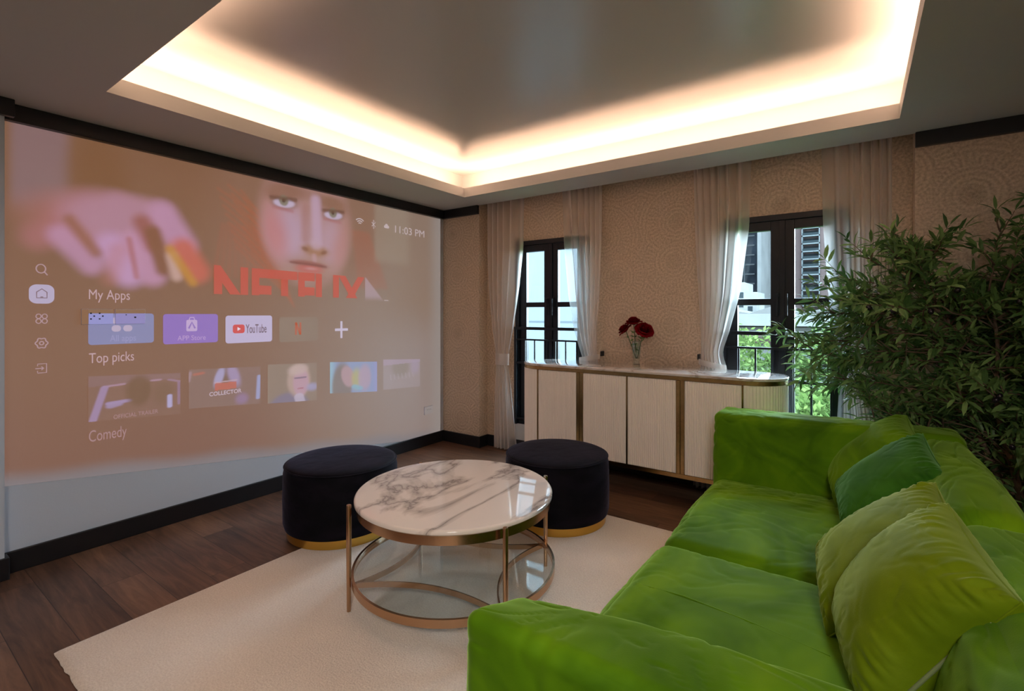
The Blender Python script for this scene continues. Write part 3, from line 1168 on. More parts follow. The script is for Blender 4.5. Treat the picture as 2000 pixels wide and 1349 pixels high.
# ---------------------------------------------------------------- ottomans
def ottoman(x, y, label):
    root = empty('ottoman', (x, y, 0.0155))
    tag(root, label, 'ottoman', 'black velvet ottomans')
    r = 0.358
    lathe('base_ring', [(0, 0), (r - 0.018, 0), (r - 0.018, 0.052), (0, 0.052)], M['gold'], root, 96)
    lathe('side', [(r - 0.03, 0.050), (r - 0.006, 0.056), (r + 0.004, 0.09), (r + 0.006, 0.24), (r + 0.002, 0.40), (r - 0.006, 0.438), (r - 0.03, 0.440)], M['navy'], root, 96)
    prof = [(r - 0.04, 0.428), (r - 0.008, 0.432), (r - 0.008, 0.444)]
    prof += [(r * math.cos(t) ** 0.35 - 0.008 if t < 1.5 else 0.0, 0.444 + 0.024 * math.sin(t)) for t in [i * (PI / 2) / 14 for i in range(1, 15)]]
    prof[-1] = (0.0, 0.468)
    lathe('cushion', prof, M['navy'], root, 96)
    n = 72
    v, f = [], []
    pts = [((r - 0.004) * math.cos(2 * PI * i / n), (r - 0.004) * math.sin(2 * PI * i / n), 0.444) for i in range(n)]
    lathe('piping', [(r - 0.004 + 0.005 * math.cos(a), 0.441 + 0.005 * math.sin(a)) for a in [i * PI / 3 for i in range(6)]], M['navy'], root, 96, close=True)
    return root


ottoman(1.02, -2.06, 'round black velvet ottoman with gold base, nearer the projection wall')
ottoman(2.11, -1.08, 'round black velvet ottoman with gold base, in front of the sideboard')


# ---------------------------------------------------------------- soft box (cushions, arms)
def puff(name, size, loc, r, mat, parent, bulge=(0, 0, 0), wr=0.004, seed=0, N=44, rot=None, crease=1.0, wscale=(6, 6, 6), shear=None):
    hx, hy, hz = [s / 2 for s in size]
    idx = {}
    V, F = [], []
    L = [2 * i / N - 1 for i in range(N + 1)]
    def vid(p):
        k = (round(p[0] * 1e5), round(p[1] * 1e5), round(p[2] * 1e5))
        if k not in idx:
            idx[k] = len(V)
            V.append(p)
        return idx[k]
    for ax in range(3):
        for s in (-1, 1):
            for i in range(N):
                for j in range(N):
                    q = []
                    for (a, b) in ((i, j), (i + 1, j), (i + 1, j + 1), (i, j + 1)):
                        p = [0, 0, 0]
                        p[ax] = s
                        p[(ax + 1) % 3] = L[a]
                        p[(ax + 2) % 3] = L[b]
                        q.append(vid(tuple(p)))
                    F.append(tuple(q if s > 0 else q[::-1]))
    U = np.array(V, float)
    H = np.array([hx, hy, hz])
    # denser samples near the edges
    Uw = np.sin(U * PI / 2) * 0.35 + U * 0.65
    q = Uw * H
    inner = np.clip(q, -(H - r), H - r)
    d = q - inner
    nrm = d / np.maximum(np.linalg.norm(d, axis=1, keepdims=True), 1e-9)
    pos = inner + nrm * r
    f = 1 - Uw ** 2
    b = (bulge[0] * nrm[:, 0] ** 2 * f[:, 1] * f[:, 2] + bulge[1] * nrm[:, 1] ** 2 * f[:, 0] * f[:, 2] + bulge[2] * nrm[:, 2] ** 2 * f[:, 0] * f[:, 1])
    w = np.zeros(len(pos))
    if wr:
        ws = Vector(wscale)
        for i, p in enumerate(pos):
            pv = Vector((p[0] * ws.x + seed * 3.1, p[1] * ws.y + seed, p[2] * ws.z - seed))
            n1 = noise.noise(pv * 0.45)
            warp = Vector((noise.noise(pv * .6), noise.noise(pv * .6 + Vector((9, 0, 0))), 0)) * 1.2
            edge = 1 - min(f[i][0], 1) * min(f[i][1], 1) * min(f[i][2], 1)
            near = min(1.0, max(0.0, (edge - 0.25) / 0.75))
            c1 = max(0, 1 - abs(noise.noise(pv * .8 + warp)) * 7)
            c2 = max(0, 1 - abs(noise.noise(pv * 1.9 + warp * 1.6 + Vector((0, 5, 0)))) * 6)
            c3 = noise.noise(pv * 3.6 + warp * 2)
            w[i] = wr * (n1 * 1.2 - crease * (c1 * c1 * .9 * (.45 + .55 * near) + c2 * c2 * .65 * near) + c3 * .35 * near)
    pos = pos + nrm * (b + w)[:, None]
    if shear is not None:
        pos = shear(pos)
    if rot is not None:
        pos = pos @ np.array(Euler(rot).to_matrix()).T
    o = pyobj(name, pos, F, mat, parent, True)
    o.location = loc
    return o


def sofa():
    root = empty('sofa', (3.7, -1.9, 0.0155))
    tag(root, 'large bright green velvet sofa with plump arms on the cream rug', 'sofa')
    ox, oy, oz = root.location
    def pf(name, x0, x1, y0, y1, z0, z1, r, **k):
        return puff(name, (x1 - x0, y1 - y0, z1 - z0), ((x0 + x1) / 2 - ox, (y0 + y1) / 2 - oy, (z0 + z1) / 2 - oz), r, M['green'], root, **k)
    # base
    pf('base', 3.16, 4.27, -3.16, -0.62, 0.06, 0.26, 0.04, wr=0.003, seed=1, N=24)
    for x in (3.24, 4.18):
        for y in (-3.08, -0.70):
            z_ = 0.0 if x < 3.6 else -0.0155
            lathe('leg', [(0, z_), (0.022, z_), (0.028, 0.065), (0, 0.065)], M['sofabase'], root, 16, (x - ox, y - oy, 0))
    # seats
    def front_drop(p):
        return p
    pf('seat_cushion', 3.115, 4.16, -1.90, -0.85, 0.23, 0.435, 0.075, bulge=(.02, .0, .028), wr=0.0075, seed=3, N=110, wscale=(4, 5, 5))
    pf('seat_cushion', 3.115, 4.16, -2.965, -1.905, 0.23, 0.440, 0.075, bulge=(.02, .0, .030), wr=0.0045, seed=6, N=110, wscale=(4, 4, 4))
    # arms
    pf('arm', 3.105, 4.28, -0.86, -0.585, 0.10, 0.830, 0.045, bulge=(.012, .03, .008), wr=0.007, seed=11, N=110, wscale=(4, 4, 3))
    def front_low(p):
        p = p.copy()
        t = np.clip((-0.10 - p[:, 0]) / 0.5, 0, 1)
        yn = np.clip((p[:, 1] + 0.125) / 0.25, 0, 1)
        p[:, 2] -= (0.085 * yn - 0.012 * (1 - yn)) * t ** 1.3 * (p[:, 2] > 0)
        return p
    pf('arm', 3.085, 4.28, -3.215, -2.965, 0.10, 0.755, 0.045, bulge=(.012, .02, .006), wr=0.006, seed=15, N=110, wscale=(5, 4, 3), shear=front_low)
    # back frame and cushions
    pf('back_frame', 4.20, 4.335, -3.18, -0.60, 0.08, 0.70, 0.05, wr=0.004, seed=20, N=40)
    def lean(p):
        p = p.copy()
        p[:, 0] += (p[:, 2]) * 0.16
        return p
    pf('back_cushion', 4.03, 4.275, -1.965, -0.64, 0.36, 0.80, 0.085, bulge=(.045, .01, .02), wr=0.0065, seed=23, N=96, wscale=(9, 3, 7), shear=lean)
    pf('back_cushion', 4.03, 4.285, -3.10, -1.985, 0.36, 0.80, 0.085, bulge=(.045, .02, .02), wr=0.0065, seed=27, N=96, wscale=(9, 3, 7), shear=lean)
    # seat top-stitch seam
    tube('seam', [(3.18 - ox, -2.34 - oy, 0.447 - oz), (3.35 - ox, -2.352 - oy, 0.463 - oz), (3.55 - ox, -2.38 - oy, 0.468 - oz), (3.78 - ox, -2.42 - oy, 0.468 - oz)], 0.0025, M['green'], root, 6)


sofa()


def pillow(FT, NT, NB, T, mat, label, seed=0, zipper=None):
    """square cushion given three of its corners: far top, near top, near bottom"""
    FT, NT, NB = Vector(FT), Vector(NT), Vector(NB)
    loc = (FT + NB) / 2
    root = empty('throw_pillow', loc)
    tag(root, label, 'pillow', 'green throw pillows on the sofa')
    N = 84
    u2 = (NT - FT).normalized()
    v2 = (NT - NB)
    v2 = (v2 - u2 * v2.dot(u2)).normalized()
    n2 = u2.cross(v2).normalized()
    if n2.x > 0:
        n2 = -n2
    hs = ((NT - FT).length + (NT - NB).length) / 4 * 1.03
    verts, faces = [], []
    ids = {}
    def P3(a, b, side):
        ax = a * (1 - 0.055 * (1 - b * b) ** 1.0 * abs(a) ** 3)
        bx_ = b * (1 - 0.055 * (1 - a * a) ** 1.0 * abs(b) ** 3)
        e = max(0.0, (1 - a * a) * (1 - b * b))
        th = T / 2 * e ** 0.36 * (1.0 + 0.12 * (a * 0.2 - b * 0.5))
        # creases running in from the seams
        rr = max(abs(a), abs(b))
        alongv = a if abs(b) > abs(a) else b
        wob = noise.noise(Vector((a * 2.5, b * 2.5, seed)))
        pl = math.sin(alongv * 30 + seed + 5 * wob) * 0.35 + 1.3 * noise.noise(Vector((alongv * 16, rr * 2.2, seed * 1.7 + side)))
        corner = (abs(a) * abs(b)) ** 0.8
        wv = 0.0080 * pl * (math.exp(-((1 - rr) / 0.28) ** 2)) * (0.35 + 1.3 * corner) * min(1, (1 - rr) * 14)
        wv += 0.008 * noise.noise(Vector((a * 1.7 + seed, b * 1.7, side * 4.0))) * e
        wv -= 0.007 * max(0, 1 - abs(noise.noise(Vector((a * 1.6 + b * 1.1 + seed * 2, b * 3.4 + wob, side)))) * 10) * e ** .5 * (1.1 - e)
        return u2 * (ax * hs) + v2 * (bx_ * hs) + n2 * (side * (th + wv * (1 if rr < 1 else 0)))
    def wq(i):
        t = 2 * i / N - 1
        return math.sin(t * PI / 2) * .6 + t * .4
    for side in (1, -1):
        for i in range(N + 1):
            for j in range(N + 1):
                edge = i in (0, N) or j in (0, N)
                if side == -1 and edge:
                    ids[(side, i, j)] = ids[(1, i, j)]
                    continue
                ids[(side, i, j)] = len(verts)
                verts.append(P3(wq(i), wq(j), side))
        for i in range(N):
            for j in range(N):
                q = [ids[(side, i, j)], ids[(side, i + 1, j)], ids[(side, i + 1, j + 1)], ids[(side, i, j + 1)]]
                faces.append(tuple(q if side > 0 else q[::-1]))
    o = pyobj('cover', verts, faces, mat, root, True)
    # seam cord round the edge
    ring = []
    for (i0, j0, di, dj) in ((0, 0, 1, 0), (N, 0, 0, 1), (N, N, -1, 0), (0, N, 0, -1)):
        for k in range(N):
            ring.append(verts[ids[(1, i0 + di * k, j0 + dj * k)]])
    ring.append(ring[0])
    vv, ff = tube_data(ring, 0.0032, 6, False)
    pyobj('seam', vv, ff, mat, root, True)
    if zipper:
        zp = []
        for k in range(14):
            t = zipper[0] + (zipper[1] - zipper[0]) * k / 13
            i = min(N, max(0, int(round((t + 1) / 2 * N))))
            zp.append(verts[ids[(1, N if zipper[2] > 0 else 0, i)]] + n2 * 0.004)
        vv, ff = tube_data(zp, [0.002] + [0.005] * 12 + [0.002], 8)
        z = pyobj('zipper_flap', vv, ff, M['zip'], root, True)
        z['label'] = 'pale zip opening'
    return root


M['zip'] = P('pale_zip', (0.20, 0.25, 0.11), 0.5)
pillow((4.06, -.66, .865), (4.09, -1.14, .82), (3.76, -1.05, .47), 0.26, M['green'], 'bright green throw pillow furthest from the camera, against the sofa back', 1)
pillow((4.097, -1.09, .85), (4.14, -1.54, .78), (3.80, -1.43, .47), 0.20, M['green_cool'], 'darker emerald green throw pillow leaning on the far bright one', 2)
pillow((4.055, -1.87, .85), (4.10, -2.33, .79), (3.775, -2.31, .47), 0.21, M['green_olive'], 'olive green throw pillow half hidden behind the nearest pillow', 3)
pillow((4.045, -2.15, .86), (4.113, -2.63, .81), (3.89, -2.62, .46), 0.27, M['green_olive'], 'nearest and largest yellow green throw pillow with a zip on its edge', 4, (-0.9, 0.55, 1))


# ---------------------------------------------------------------- olive tree
def olive_tree():
    bx_, by_ = 4.56, -0.40
    root = empty('potted_olive_tree', (bx_, by_, 0))
    tag(root, 'bushy artificial olive tree with dark olives behind the sofa corner', 'plant')
    r_ = random.Random(11)
    lathe('pot', [(0, 0), (0.12, 0), (0.16, 0.30), (0.165, 0.31), (0.15, 0.31), (0.145, 0.28), (0, 0.28)], M['pot'], root, 40)
    lathe('soil', [(0, 0.285), (0.145, 0.281)], M['soil'], root, 32)
    bv, bf = [], []
    lv, lf = [], []
    tips = []
    def add(dst_v, dst_f, v, f):
        s = len(dst_v)
        dst_v.extend(v)
        dst_f.extend([tuple(i + s for i in q) for q in f])
    def ok(p):
        wx, wy, wz = p.x + bx_, p.y + by_, p.z
        if wy > -0.02 or wz < 0.36:
            return False
        if wy < -1.15:
            return False
        if wx < 4.42 and wz < 0.86 and wy < -0.50:
            return False
        if wy < -0.60 and wz < 0.9:
            return wx > 4.45
        return True
    def leaf(p, d, L, W):
        side = d.cross(Vector((0, 0, 1)))
        if side.length < 0.1:
            side = Vector((1, 0, 0))
        side.normalize()
        side = (Matrix.Rotation(r_.uniform(-.9, .9), 3, d) @ side)
        up = side.cross(d).normalized()
        e = p + d * L - up * L * .18
        if not ok(e) or not ok(p):
            return
        m1 = p + d * L * .3
        m2 = p + d * L * .68 - up * L * .06
        v = [p, m1 + side * W * .42 + up * W * .12, m2 + side * W * .40 + up * W * .1, e, m2 - side * W * .40 + up * W * .1, m1 - side * W * .42 + up * W * .12, m1, m2]
        f = [(0, 6, 1), (1, 6, 7, 2), (2, 7, 3), (0, 5, 6), (5, 4, 7, 6), (4, 3, 7)]
        add(lv, lf, v, f)
    olives = []
    def twig(p, d, L, depth=0):
        n = max(3, int(L / 0.024))
        pts = [p.copy()]
        dd = d.normalized()
        droop = r_.uniform(.15, .6)
        for i in range(n):
            dd = (dd + Vector((r_.gauss(0, .07), r_.gauss(0, .07), r_.gauss(0, .06) - 0.025 * droop))).normalized()
            q = pts[-1] + dd * (L / n)
            if not ok(q):
                break
            pts.append(q)
            if i >= (1 if depth else 3):
                a = r_.uniform(0, 6.28)
                o1 = dd.orthogonal().normalized()
                o1 = Matrix.Rotation(a, 3, dd) @ o1
                for s in (1, -1):
                    if r_.random() < .72:
                        ld = (dd * r_.uniform(.45, .95) + o1 * s * r_.uniform(.6, 1.0)).normalized()
                        leaf(q, ld, r_.uniform(.060, .110), r_.uniform(.018, .030))
                if r_.random() < .07:
                    olives.append(q + Vector((o1.x * .02, -.03, -.018)))
            if depth == 0 and i > 2 and r_.random() < .30:
                sd = (dd + Vector((r_.gauss(0, .6), r_.gauss(0, .5), r_.gauss(.15, .4)))).normalized()
                twig(q, sd, L * r_.uniform(.3, .6), 1)
        if len(pts) > 2:
            leaf(pts[-1], dd, .09, .018)
            v, f = tube_data(pts, [max(.0012, .005 * (1 - i / len(pts))) for i in range(len(pts))], 5)
            add(bv, bf, v, f)
    trunks = [((0.0, 0.0), (-.36, .02, 1.62)), ((.03, .02), (.05, .0, 1.68)), ((-.02, .03), (.42, -.02, 1.58)), ((0, -.02), (-.15, -.10, 1.5)), ((.02, 0), (.25, .05, 1.70))]
    for (s0, e0) in trunks:
        p0 = Vector((s0[0], s0[1], 0.27))
        p1 = Vector(e0)
        pts = []
        n = 26
        for i in range(n + 1):
            t = i / n
            p = p0.lerp(p1, t)
            p.x = p0.x + (p1.x - p0.x) * t ** 0.75
            p += Vector((math.sin(t * 9 + s0[0] * 99) * .018, math.cos(t * 7 + e0[0]) * .014, 0))
            pts.append(p)
        v, f = tube_data(pts, [.017 * (1 - .75 * i / n) + .002 for i in range(n + 1)], 8)
        add(bv, bf, v, f)
        for k in range(36):
            t = r_.uniform(.10, 1.0)
            p = pts[min(n, int(t * n))]
            a = r_.uniform(0, 6.28)
            horiz = Vector((math.cos(a), math.sin(a) * .55, 0))
            upb = r_.uniform(-.15, .55) + .35 * t
            d = (horiz + Vector((0, 0, upb))).normalized()
            L = r_.uniform(.28, .58) * (1.0 if t < .85 else .62)
            twig(p, d, L)
    # long shoots reaching to the window side
    for (z, L, dz) in ((1.30, .66, .02), (1.42, .52, .25), (1.12, .58, -.05), (1.0, .55, .05), (1.5, .48, .5), (0.85, .42, .0), (1.22, .55, .1), (1.55, .36, .7)):
        for k in range(3):
            p = Vector((-.40 + .06 * k, -.03 + r_.uniform(-.1, .1), z + r_.uniform(-.05, .05)))
            twig(p, Vector((-1, r_.uniform(-.15, .15), dz + r_.uniform(-.1, .1))), L * r_.uniform(.75, 1.05))
    # top sprays
    for (x, z, L) in ((-.12, 1.56, .34), (.06, 1.62, .30), (.30, 1.55, .34), (-.5, 1.48, .36), (-.35, 1.52, .33), (.55, 1.40, .36), (.18, 1.6, .36)):
        for k in range(2):
            twig(Vector((x + r_.uniform(-.05, .05), r_.uniform(-.08, .04), z)), Vector((r_.uniform(-.35, .35), r_.uniform(-.2, .1), 1)), L)
    pyobj('branches', bv, bf, M['bark'], root, True)
    pyobj('foliage', lv, lf, M['oleaf'], root)
    bm = bmesh.new()
    bmesh.ops.create_uvsphere(bm, u_segments=12, v_segments=8, radius=1)
    for v in bm.verts:
        v.co = Vector((v.co.x * .013, v.co.y * .013, v.co.z * .0165))
    me = bpy.data.meshes.new('olive_fruit')
    bm.to_mesh(me)
    bm.free()
    me.materials.append(M['olive'])
    me.polygons.foreach_set('use_smooth', [True] * len(me.polygons))
    r_.shuffle(olives)
    olives.sort(key=lambda p: p.y)
    for p in olives[:70]:
        o = bpy.data.objects.new('olive_fruit', me)
        o.location = p
        o.rotation_euler = (r_.uniform(-.6, .6), r_.uniform(-.6, .6), 0)
        o.parent = root
        col.objects.link(o)


olive_tree()


# ---------------------------------------------------------------- wall sockets
def socket(y0, y1, z0, z1, holes, label, x=0.0):
    root = empty('wall_socket', (x, (y0 + y1) / 2, z0))
    tag(root, label, 'socket')
    w = (y1 - y0) / 2
    h = z1 - z0
    boxes('cover_plate', [(0, 0.012, -w, w, 0, h)], M['socket'], root, 0.003)
    for i, (a, b, s) in enumerate(holes):
        boxes('pin_hole', [(0.0115, 0.0145, a * w - s, a * w + s, b * h - s, b * h + s)], M['dark_hole'], root)


socket(-3.17, -3.015, 1.372, 1.468, [(-.42, .72, .004), (-.42, .36, .004), (-.22, .54, .004), (.12, .72, .004), (.12, .36, .004), (.32, .54, .004)],
       'white double power socket on the left of the pair, high on the projection wall')
socket(-3.005, -2.845, 1.372, 1.468, [(.3, .45, .005), (-.3, .62, .003)], 'white media socket plate on the right of the pair, high on the projection wall')
socket(-.305, -.175, .34, .425, [(-.4, .6, .003), (0, .6, .003), (.4, .6, .003)], 'small white socket low on the projection wall near the corner')


# ---------------------------------------------------------------- projected picture
def s2l(c):
    c = np.asarray(c, float) / 255
    return np.where(c < 0.04045, c / 12.92, ((c + 0.055) / 1.055) ** 2.4)


def sm(x, a, b):
    t = np.clip((x - a) / (b - a + 1e-9), 0, 1)
    return t * t * (3 - 2 * t)


def ell(Y, Z, cy, cz, ry, rz, rot=0, soft=.3):
    c, s = math.cos(rot), math.sin(rot)
    dy, dz = Y - cy, Z - cz
    u, v = (dy * c + dz * s) / ry, (-dy * s + dz * c) / rz
    return 1 - sm(np.sqrt(u * u + v * v), 1 - soft, 1 + soft)


def capsule(Y, Z, p, q, w, soft=.5):
    py, pz = p
    dy, dz = q[0] - py, q[1] - pz
    t = np.clip(((Y - py) * dy + (Z - pz) * dz) / (dy * dy + dz * dz + 1e-9), 0, 1)
    d = np.hypot(Y - py - t * dy, Z - pz - t * dz) / w
    return 1 - sm(d, 1 - soft, 1 + soft)


def over(C, m, rgb, k=1.0):
    m = (m * k)[..., None]
    return C * (1 - m) + s2l(rgb) * m


AMB = 0.030


def canvas(name, corners, ny, nz, paint, parent, x, thick=None):
    """corners: (y0, y1, zb0, zb1, zt0, zt1) bottom-left/right and top-left/right heights"""
    y0, y1, zb0, zb1, zt0, zt1 = corners
    ty = np.linspace(0, 1, ny + 1)
    tz = np.linspace(0, 1, nz + 1)
    TY, TZ_ = np.meshgrid(ty, tz, indexing='ij')
    Y = y0 + (y1 - y0) * TY
    Z = (zb0 + (zb1 - zb0) * TY) * (1 - TZ_) + (zt0 + (zt1 - zt0) * TY) * TZ_
    C = paint(Y, Z)
    if name == 'picture_background':
        # the beam dies away at its lower and right borders
        C = over(C, 1 - sm(TZ_ + .004 * np.sin(Y * 9), 0.0, .055), (128, 124, 128), .85)
        C = over(C, sm(TY, .93, 1.0), (150, 142, 138), .8)
    C = np.clip(C - AMB, 0, 1)
    n = (ny + 1) * (nz + 1)
    v = np.stack([np.full(n, x), Y.ravel(), Z.ravel()], 1)
    i, j = np.meshgrid(np.arange(ny), np.arange(nz), indexing='ij')
    a = (i * (nz + 1) + j).ravel()
    f = np.stack([a, a + nz + 1, a + nz + 2, a + 1], 1)
    me = bpy.data.meshes.new(name)
    me.vertices.add(n)
    me.vertices.foreach_set('co', (v - np.array(parent.location)).ravel())
    me.loops.add(f.size)
    me.loops.foreach_set('vertex_index', f.ravel())
    me.polygons.add(len(f))
    me.polygons.foreach_set('loop_start', np.arange(0, f.size, 4))
    me.update(calc_edges=True)
    ca = me.color_attributes.new('Col', 'FLOAT_COLOR', 'POINT')
    ca.data.foreach_set('color', np.concatenate([C.reshape(n, 3), np.ones((n, 1))], 1).ravel())
    me.validate()
    return link(name, me, M['proj'], parent)


def paint_bg(Y, Z):
    C = np.zeros(Y.shape + (3,)) + s2l((134, 100, 80))
    C = over(C, sm(Y, -2.6, -0.6), (143, 124, 112), .9)  # greyer rightwards: window daylight on the wall painted in
    C = over(C, sm(-Z, -1.3, -0.3) * (1 - sm(Y, -2.6, -1.4)), (128, 92, 78), .8)
    # pale window shape top left
    w = sm(Y, -3.50, -3.44) * (1 - sm(Y, -3.27, -3.18)) * sm(Z, 1.98, 2.12)
    C = over(C, w, (140, 114, 116), .85)
    C = over(C, ell(Y, Z, -3.08, 2.28, .14, .25, 0, .6), (128, 92, 66), .6)
    # blurred hand reaching down
    P1, P2, P3_, P4_ = (176, 132, 148), (186, 140, 168), (190, 112, 92), (168, 112, 66)
    C = over(C, ell(Y, Z, -3.06, 2.00, .34, .17, R(-4), .45), (166, 112, 106))
    C = over(C, capsule(Y, Z, (-3.36, 1.88), (-3.12, 2.05), .07, .8), (168, 112, 112), .8)
    C = over(C, ell(Y, Z, -3.04, 2.06, .20, .13, 0, .6), P1, .9)
    C = over(C, ell(Y, Z, -2.96, 1.96, .24, .13, R(-15), .6), P1, .9)
    C = over(C, capsule(Y, Z, (-3.26, 1.90), (-3.12, 1.74), .06, .7), P2, .85)
    C = over(C, capsule(Y, Z, (-3.02, 1.86), (-2.93, 1.70), .085, .6), (190, 148, 184), .95)
    C = over(C, capsule(Y, Z, (-2.90, 1.90), (-2.80, 1.70), .075, .6), (188, 140, 168), .9)
    C = over(C, capsule(Y, Z, (-2.99, 1.84), (-3.03, 1.66), .045, .9), (182, 118, 110), .4)
    C = over(C, capsule(Y, Z, (-2.93, 1.92), (-2.89, 1.68), .016, 1.), (170, 106, 104), .7)
    C = over(C, capsule(Y, Z, (-3.22, 2.00), (-3.10, 1.82), .03, 1.), (150, 100, 76), .8)
    # index finger and dark gap
    C = over(C, capsule(Y, Z, (-2.98, 2.13), (-2.76, 2.12), .075, .7), P1, .9)
    C = over(C, capsule(Y, Z, (-2.74, 2.11), (-2.62, 1.92), .085, .6), P2, .92)
    C = over(C, capsule(Y, Z, (-2.62, 1.88), (-2.53, 1.74), .08, .6), (192, 104, 88), .95)
    C = over(C, capsule(Y, Z, (-2.86, 2.04), (-2.80, 1.90), .05, .8), (152, 94, 82), .85)
    C = over(C, capsule(Y, Z, (-2.80, 1.98), (-2.74, 1.74), .045, .7), (134, 92, 70), .95)
    C = over(C, capsule(Y, Z, (-2.69, 1.83), (-2.66, 1.70), .035, .8), (196, 160, 150), .9)
    C = over(C, capsule(Y, Z, (-2.70, 1.88), (-2.56, 1.66), .028, .9), (190, 138, 60), .8)
    # hair
    hair = ell(Y, Z, -1.66, 2.25, .78, .95, 0, .25)
    C = over(C, hair * sm(Z, 1.60, 1.85), (142, 108, 92), .75)
    for k in range(26):
        q = k / 25
        y_ = -2.32 + .10 * math.sin(k * 2.1)
        C = over(C, capsule(Y, Z, (y_ + .02 * k / 3, 2.40 - .02 * k), (-2.10 + .012 * k, 2.25 - .03 * k), .010, 1.), (172, 96, 66), .32)
    for k in range(12):
        C = over(C, capsule(Y, Z, (-2.36 + .03 * k, 2.1), (-2.42 + .05 * k, 1.72), .014, 1.), (168, 92, 68), .22)
    for k in range(10):
        C = over(C, capsule(Y, Z, (-1.22 + .02 * k, 2.2), (-1.14 + .035 * k, 1.70), .02, 1.), (160, 98, 80), .28)
    # face
    face = ell(Y, Z, -1.665, 2.22, .415, .53, R(3), .17) * (1 - sm(Z, 2.50, 2.62))
    C = over(C, face, (172, 134, 130), .95)
    C = over(C, ell(Y, Z, -1.86, 2.10, .19, .23, R(-10), .6) * face, (182, 152, 172), .85)
    C = over(C, ell(Y, Z, -1.43, 2.06, .13, .22, R(8), .6) * face, (180, 148, 162), .8)
    C = over(C, ell(Y, Z, -1.97, 2.08, .10, .22, R(10), .8) * face, (188, 116, 110), .65)
    C = over(C, ell(Y, Z, -1.34, 2.00, .09, .22, R(-8), .8) * face, (176, 116, 98), .5)
    C = over(C, ell(Y, Z, -1.66, 1.80, .26, .12, 0, .6) * face, (160, 126, 112), .7)
    # brow shade, eye sockets
    C = over(C, ell(Y, Z, -1.90, 2.44, .24, .075, R(6), .6) * face, (142, 104, 88), .85)
    C = over(C, ell(Y, Z, -1.42, 2.42, .19, .07, R(-6), .6) * face, (140, 104, 86), .85)
    for (ey, ez, sgn) in ((-1.885, 2.355, 1), (-1.425, 2.330, 1)):
        C = over(C, ell(Y, Z, ey, ez - .005, .115, .052, R(4 * sgn), .35), (138, 104, 92), .75)
        C = over(C, ell(Y, Z, ey, ez - .008, .090, .038, R(4), .22), (190, 174, 196), .95)
        C = over(C, ell(Y, Z, ey - .005, ez + .012, .040, .044, 0, .2), (132, 124, 108), .95)
        C = over(C, ell(Y, Z, ey - .005, ez + .012, .015, .017, 0, .3), (84, 66, 60), .9)
        C = over(C, capsule(Y, Z, (ey - .11, ez + .02), (ey + .10, ez + .035), .016, .8), (112, 82, 70), .75)
        C = over(C, capsule(Y, Z, (ey - .09, ez - .055), (ey + .07, ez - .065), .013, .9), (166, 108, 112), .6)
    # nose
    C = over(C, capsule(Y, Z, (-1.60, 2.42), (-1.585, 2.05), .045, .7), (186, 156, 176), .9)
    C = over(C, capsule(Y, Z, (-1.70, 2.34), (-1.70, 2.08), .035, .9), (164, 120, 114), .6)
    C = over(C, ell(Y, Z, -1.60, 1.985, .125, .05, R(-4), .5), (160, 118, 92), .9)
    C = over(C, ell(Y, Z, -1.595, 2.04, .055, .045, 0, .6), (186, 156, 170), .8)
    C = over(C, ell(Y, Z, -1.70, 1.99, .03, .018, R(-20), .6), (128, 86, 66), .7)
    C = over(C, ell(Y, Z, -1.52, 1.975, .03, .016, R(20), .6), (128, 86, 66), .7)
    C = over(C, capsule(Y, Z, (-1.615, 1.94), (-1.61, 1.89), .02, .8), (188, 150, 158), .6)
    # mouth
    C = over(C, ell(Y, Z, -1.66, 1.862, .165, .028, R(-4), .4), (150, 96, 88), .9)
    C = over(C, ell(Y, Z, -1.66, 1.820, .125, .036, R(-2), .4), (182, 104, 98), .9)
    C = over(C, ell(Y, Z, -1.645, 1.826, .05, .010, 0, .8), (196, 146, 146), .7)
    C = over(C, capsule(Y, Z, (-1.83, 1.868), (-1.50, 1.852), .009, .9), (120, 72, 66), .6)
    C = over(C, ell(Y, Z, -1.66, 1.755, .12, .02, 0, .8), (140, 100, 86), .6)
    # shoulder and pale room to the right
    sh = (Z < 1.77 - 1.02 * (Y + 1.06)) & (Y > -1.08)
    C = over(C, (sh & (Z > 1.56)).astype(float) * (1 - sm(Z, 1.9, 2.0)) * sm(Z, 1.55, 1.62), (172, 148, 156), .75)
    C = over(C, sm(Y, -1.0, -.93) * sm(Z, 1.9, 2.0) * (1 - sm(Y, -.60, -.45)), (154, 138, 124), .6)
    # soft fade to the lower part and right margin
    C = over(C, sm(Y, -1.5, -.3) * (1 - sm(Z, 1.0, 1.6)), (150, 138, 136), .65)
    return C


def thumb1(Y, Z):
    u, v = (Y + 3.136) / .498, (Z - .76) / .285
    C = np.zeros(Y.shape + (3,)) + s2l((136, 103, 88))
    C = over(C, ((v > .80)).astype(float), (142, 112, 112), .6)
    C = over(C, capsule(u, v, (.16, .78), (.36, .80), .02, .5), (172, 138, 156), .9)
    C = over(C, capsule(u, v, (.16, .76), (.04, .04), .04, .4), (160, 134, 166), .95)
    C = over(C, capsule(u, v, (.66, .82), (.76, .82), .02, .5), (172, 138, 156), .9)
    C = over(C, capsule(u, v, (.86, .80), (.99, .74), .02, .5), (160, 128, 148), .9)
    C = over(C, capsule(u, v, (.98, .74), (.98, .2), .018, .5), (150, 120, 142), .9)
    C = over(C, capsule(u, v, (.20, .40), (.42, .42), .035, .5), (164, 142, 180), .9)
    C = over(C, capsule(u, v, (.22, .34), (.30, .37), .05, .5), (160, 138, 170), .9)
    C = over(C, ell(u, v, .52, .62, .14, .34, 0, .3), (122, 92, 70), .9)
    C = over(C, ell(u, v, .80, .50, .12, .26, 0, .5), (128, 98, 78), .8)
    C = over(C, capsule(u, v, (.87, .42), (.87, .16), .03, .4), (178, 168, 206), .95)
    return C


